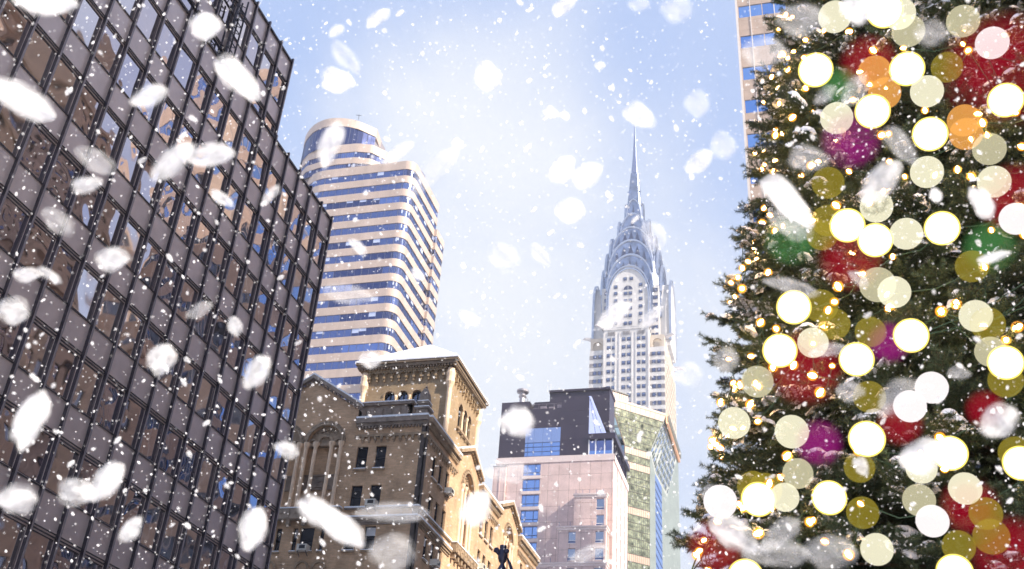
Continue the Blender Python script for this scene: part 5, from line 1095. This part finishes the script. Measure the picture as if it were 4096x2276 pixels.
while z < 23.6:
    rr = Rz(z); dense = 1.6 < z < 15.5; stp = .36 if dense else .6
    half = 2.0 if dense else 1.9
    for lay, (back, dn) in enumerate(((0, .42), (.75, .55), (1.45, .75))):
        if rr - back < .5: continue
        n = int(2 * half * (rr - back * .6) / (dn if dense else dn * 2.2)) + 1
        for k in range(n):
            az = camaz - half + 2 * half * (k + RNG.random()) / n; b = int(RNG.integers(7)); sc = RNG.uniform(.72, 1.12) * (1.0 if rr > 2 else max(.35, rr / 2))
            tip = rr - back - abs(RNG.normal(0, .16)) + (.12 if RNG.random() < .25 else 0); zz = z + RNG.uniform(-.2, .2)
            pt = RNG.normal(-.10, .16) if lay == 0 else RNG.normal(-.05, .25); r0 = max(.1, tip - 1.55 * sc)
            place(b, az, zz + .12, r0, sc, pt, RNG.normal(0, .35), lay == 0 and RNG.random() < .55)
            if lay == 0 and r0 > .4 and k % 2 == 0: limb.tube([(AX, AY, zz + .5), (AX + r0 * math.cos(az), AY + r0 * math.sin(az), zz + .12)], [.05, .015], 4)
    z += stp
V = np.concatenate(NV); V2 = np.concatenate(SV).reshape(-1, 3); nT = len(V) // 3; n2 = len(V2) // 3
mesh_np('crown', np.concatenate([V, V2]), np.arange((nT + n2) * 3).reshape(-1, 3), [needle, bark], fir, np.concatenate([np.zeros(nT), np.ones(n2)]))
SNA = np.concatenate(SN); ns = len(SNA); idx = np.arange(ns * 40).reshape(ns, 8, 5)
fq = np.stack([idx[:, :-1, :-1], idx[:, :-1, 1:], idx[:, 1:, 1:], idx[:, 1:, :-1]], -1).reshape(-1, 4)
mesh_np('snow_load', SNA.reshape(-1, 3), fq, [mat('bough_snow', (.80, .80, .87), .8, bump=.4, bscale=30)], fir)
q = limb; q.lathe((AX, AY, GZ), [(.42, 0), (.32, 1), (.27, 6), (.18, 14), (.08, 22), (.02, 26)], 14); q.build('trunk', bark, fir)
print('needles', nT, 'snow', ns)

# ------------------------------------------------ warm fairy light strings wound round the fir
bulb_m = emis('warm_bulb', (1.0, .60, .20), 170.0); glow_m = emis('bulb_halo', (1.0, .36, .03), 1.5, .75, soft=.9, top=.9, pw=2.0); wire_m = mat('green_wire', (.02, .05, .02), .6)
bm = MB(); bm.lathe((0, 0, 0), [(.004, -.03), (.014, -.02), (.019, 0), (.014, .02), (.003, .032)], 8); bproto = bm.build('bulb', bulb_m, None); hm = MB(); 
hm.lathe((0, 0, 0), [(.045 * math.sin(math.pi * k / 10) + 1e-4, -.045 * math.cos(math.pi * k / 10)) for k in range(11)], 14); hproto = hm.build('halo', glow_m, None, True)
first = True
for si, (z0, where) in enumerate(((2.6, 'foot'), (4.6, 'lower part'), (6.6, 'middle'), (9.2, 'top'))):
    t = thing('fairy_light_string', 'string of tiny warm yellow fairy bulbs wound through the %s of the fir' % where, 'fairy lights', 'fairy light strings on the fir', loc=(AX, AY, z0))
    pts = []; nb = (98, 98, 92, 70)[si]
    for k in range(nb):
        f = k / nb; az = camaz + 1.25 * (abs((f * 3.2) % 2 - 1) * 2 - 1) + RNG.normal(0, .10) + .05; zz = z0 + 2.3 * f + RNG.normal(0, .22); r = Rz(zz) - RNG.uniform(.02, .38)
        pts.append((AX + r * math.cos(az), AY + r * math.sin(az), zz))
    q = MB()
    for a, b in zip(pts[:-1], pts[1:]):
        if math.dist(a, b) < 1.6: q.tube([a, tuple((a[i] + b[i]) / 2 - (.08 if i == 2 else 0) for i in range(3)), b], .006, 4)
    q.build('wire', wire_m, t)
    for p in pts:
        o = bproto if first else cp(bproto, t); h = hproto if first else cp(hproto, o); first = False
        o.parent = t; o.matrix_parent_inverse = Matrix.Translation(-Vector(t.location)); o.location = p; s = RNG.uniform(.8, 1.35); o.scale = (s, s, s); o.rotation_euler = (RNG.normal(0, .8), RNG.normal(0, .8), 0)
        h.parent = o; h.matrix_parent_inverse = Matrix.Identity(4); h.location = (0, 0, 0)

# ------------------------------------------------ globe lamps and balls of colour glow on the fir
GM = {'W': emis('white_globe', (1.0, .98, .92), 3.2, 1.0, edge=(.42, .31, .06), soft=.66, top=.97),
      'P': emis('cream_globe', (.95, .90, .66), .84, .34), 'Q': emis('faint_cream_globe', (.95, .88, .58), .80, .20), 'K': emis('milky_globe', (.95, .88, .88), .78, .48), 'O': emis('olive_globe', (.60, .47, .05), .44, .25), 'G': emis('orange_globe', (1.0, .45, .10), .62, .36),
      'R': emis('red_glow_ball', (.85, .01, .05), .42, .21, soft=.85, top=.85, pw=2.4), 'M': emis('magenta_glow_ball', (.70, .02, .42), .44, .24, soft=.85, top=.85, pw=2.4), 'N': emis('green_glow_ball', (.16, .55, .16), .42, .22, soft=.85, top=.85, pw=2.4)}  # R, M, N stand in for soft patches of coloured glow, not lamp bodies
ub = MB(); n = 24
ub.lathe((0, 0, 0), [(math.sin(math.pi * k / n) + 1e-4, -math.cos(math.pi * k / n)) for k in range(n + 1)], 40)
gp = {}
def ball(kind):
    if kind not in gp: gp[kind] = ub.build('globe', GM[kind], None, True); return gp[kind]
    return cp(gp[kind], None)
cap_m = mat('globe_cap', (.05, .05, .04), .5)
hookm = MB(); hookm.lathe((0, 0, 1.0), [(.07, -.02), (.07, .05), (.02, .07), (.015, .30)], 8); hook0 = None
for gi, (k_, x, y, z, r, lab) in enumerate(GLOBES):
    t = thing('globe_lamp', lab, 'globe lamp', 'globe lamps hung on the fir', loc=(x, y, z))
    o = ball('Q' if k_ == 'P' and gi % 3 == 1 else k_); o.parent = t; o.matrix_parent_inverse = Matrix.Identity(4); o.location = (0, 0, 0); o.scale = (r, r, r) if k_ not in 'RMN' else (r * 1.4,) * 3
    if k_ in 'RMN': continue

# ------------------------------------------------ falling snow
def blob(seed, sub=3):
    rng = np.random.default_rng(seed); m = bpy.data.meshes.new('snowflake'); import bmesh
    b = bmesh.new(); bmesh.ops.create_icosphere(b, subdivisions=sub, radius=1.0); off = rng.uniform(0, 50, 3)
    from mathutils import noise
    for v in b.verts:
        p = v.co.copy(); v.co = p * (1 + .30 * noise.noise(p * 1.0 + Vector(off)) + (.14 * noise.noise(p * 2.6 + Vector(off))))
    for f in b.faces: f.smooth = True
    b.to_mesh(m); b.free(); return m
FM = {'a': flakemat('snowflake_dense', .84, .70, .5), 'b': flakemat('snowflake_soft', .58, .64), 'c': flakemat('snowflake_faint', .24, .6)}
FB = {}
for t in 'abc':
    FB[t] = []
    for k in range(4):
        m = blob(40 + k); m.materials.append(FM[t]); FB[t].append(m)
fr, fu = Vector(rt), Vector(up)
def flake(p, a, b, ang, t, lab):
    o = bpy.data.objects.new('snowflake', random.choice(FB[t])); COL.objects.link(o); o.location = p
    d = fr * math.cos(R(ang)) - fu * math.sin(R(ang)); n = Vector(bk); e = n.cross(d)
    o.rotation_euler = Matrix((d, e, n)).transposed().to_euler(); o.scale = (a * .92, b * .92, b * .92)
    tag(o, lab, 'snowflake', 'falling snowflakes')
for x, y, z, a, b, ang, t, lab in FLAKES: flake((x, y, z), a, b, ang, t, lab)
def rand_pt(d0, d1):
    sx, sy = RNG.uniform(-1.03, 1.03), RNG.uniform(-1.05, 1.05); D = RNG.uniform(d0, d1); d = (-Vector(bk) + fr * (sx * 18 / 36.934) + fu * (sy * 10 / 36.934)).normalized(); return d * D, sx, sy
def zone(sx, sy):
    if sx > .52: return 'before the fir'
    if sx < -.42: return 'before the dark office block'
    if sx < -.13 and sy < .45: return 'before the middle buildings'
    if .0 < sx < .33 and sy < -.1: return 'before the spired tower and hotel'
    return 'in the open sky'
for k in range(203):                                                     # the rest of the 300 that show largest
    p, sx, sy = rand_pt(3.0, 6.0); s = RNG.uniform(.0022, .0048) * p.length * .62; e = RNG.uniform(1.0, 1.9)
    t = 'a' if RNG.random() < .6 else 'b'
    flake(p, s * e, s, RNG.choice([-50, -35, 30, 45, 60]) + RNG.normal(0, 10), t, 'small %s snowflake drifting %s' % ('bright' if t == 'a' else 'blurred', zone(sx, sy)))
base = np.array([v.co[:] for v in blob(77, 1).vertices]); bf = np.array([p.vertices[:] for p in blob(77, 1).polygons]); VV, FF = [], []
for k in range(7800):
    p, sx, sy = rand_pt(3.5, 7.2); s = p.length * min(.0015, .00036 * (1 + RNG.pareto(2.6))); e = RNG.uniform(1.0, 1.8); a = R(RNG.choice([-50, 35, 50]) + RNG.normal(0, 20))
    d = np.array(fr * math.cos(a) - fu * math.sin(a)); n = np.array(bk); c = np.cross(n, d)
    VV.append((base * s) @ (np.stack([d * e, c, n])) + np.array(p)); FF.append(bf + k * len(base))
so = mesh_np('snowfall', np.concatenate(VV), np.concatenate(FF), [flakemat('snow_speck', .92, .5, 1.0)], None)
so.data.polygons.foreach_set('use_smooth', [True] * len(so.data.polygons))
tag(so, 'fine white specks of falling snow filling the air before every building', 'snowfall', kind='stuff')

# ------------------------------------------------ the snowy air
hz = MB(); hz.box(-12, 430, -125, 125, GZ - 1.0, 350)
hm_ = bpy.data.materials.new('haze'); hm_.use_nodes = True; t = hm_.node_tree; t.nodes.clear()
vo = N(t, 'ShaderNodeVolumePrincipled'); vo.inputs['Color'].default_value = (.95, .97, 1, 1); vo.inputs['Density'].default_value = 0.0004
ou = N(t, 'ShaderNodeOutputMaterial'); t.links.new(vo.outputs[0], ou.inputs['Volume'])
tag(hz.build('haze', hm_), 'thin bright snowy haze in the air of the street', 'haze', kind='stuff')
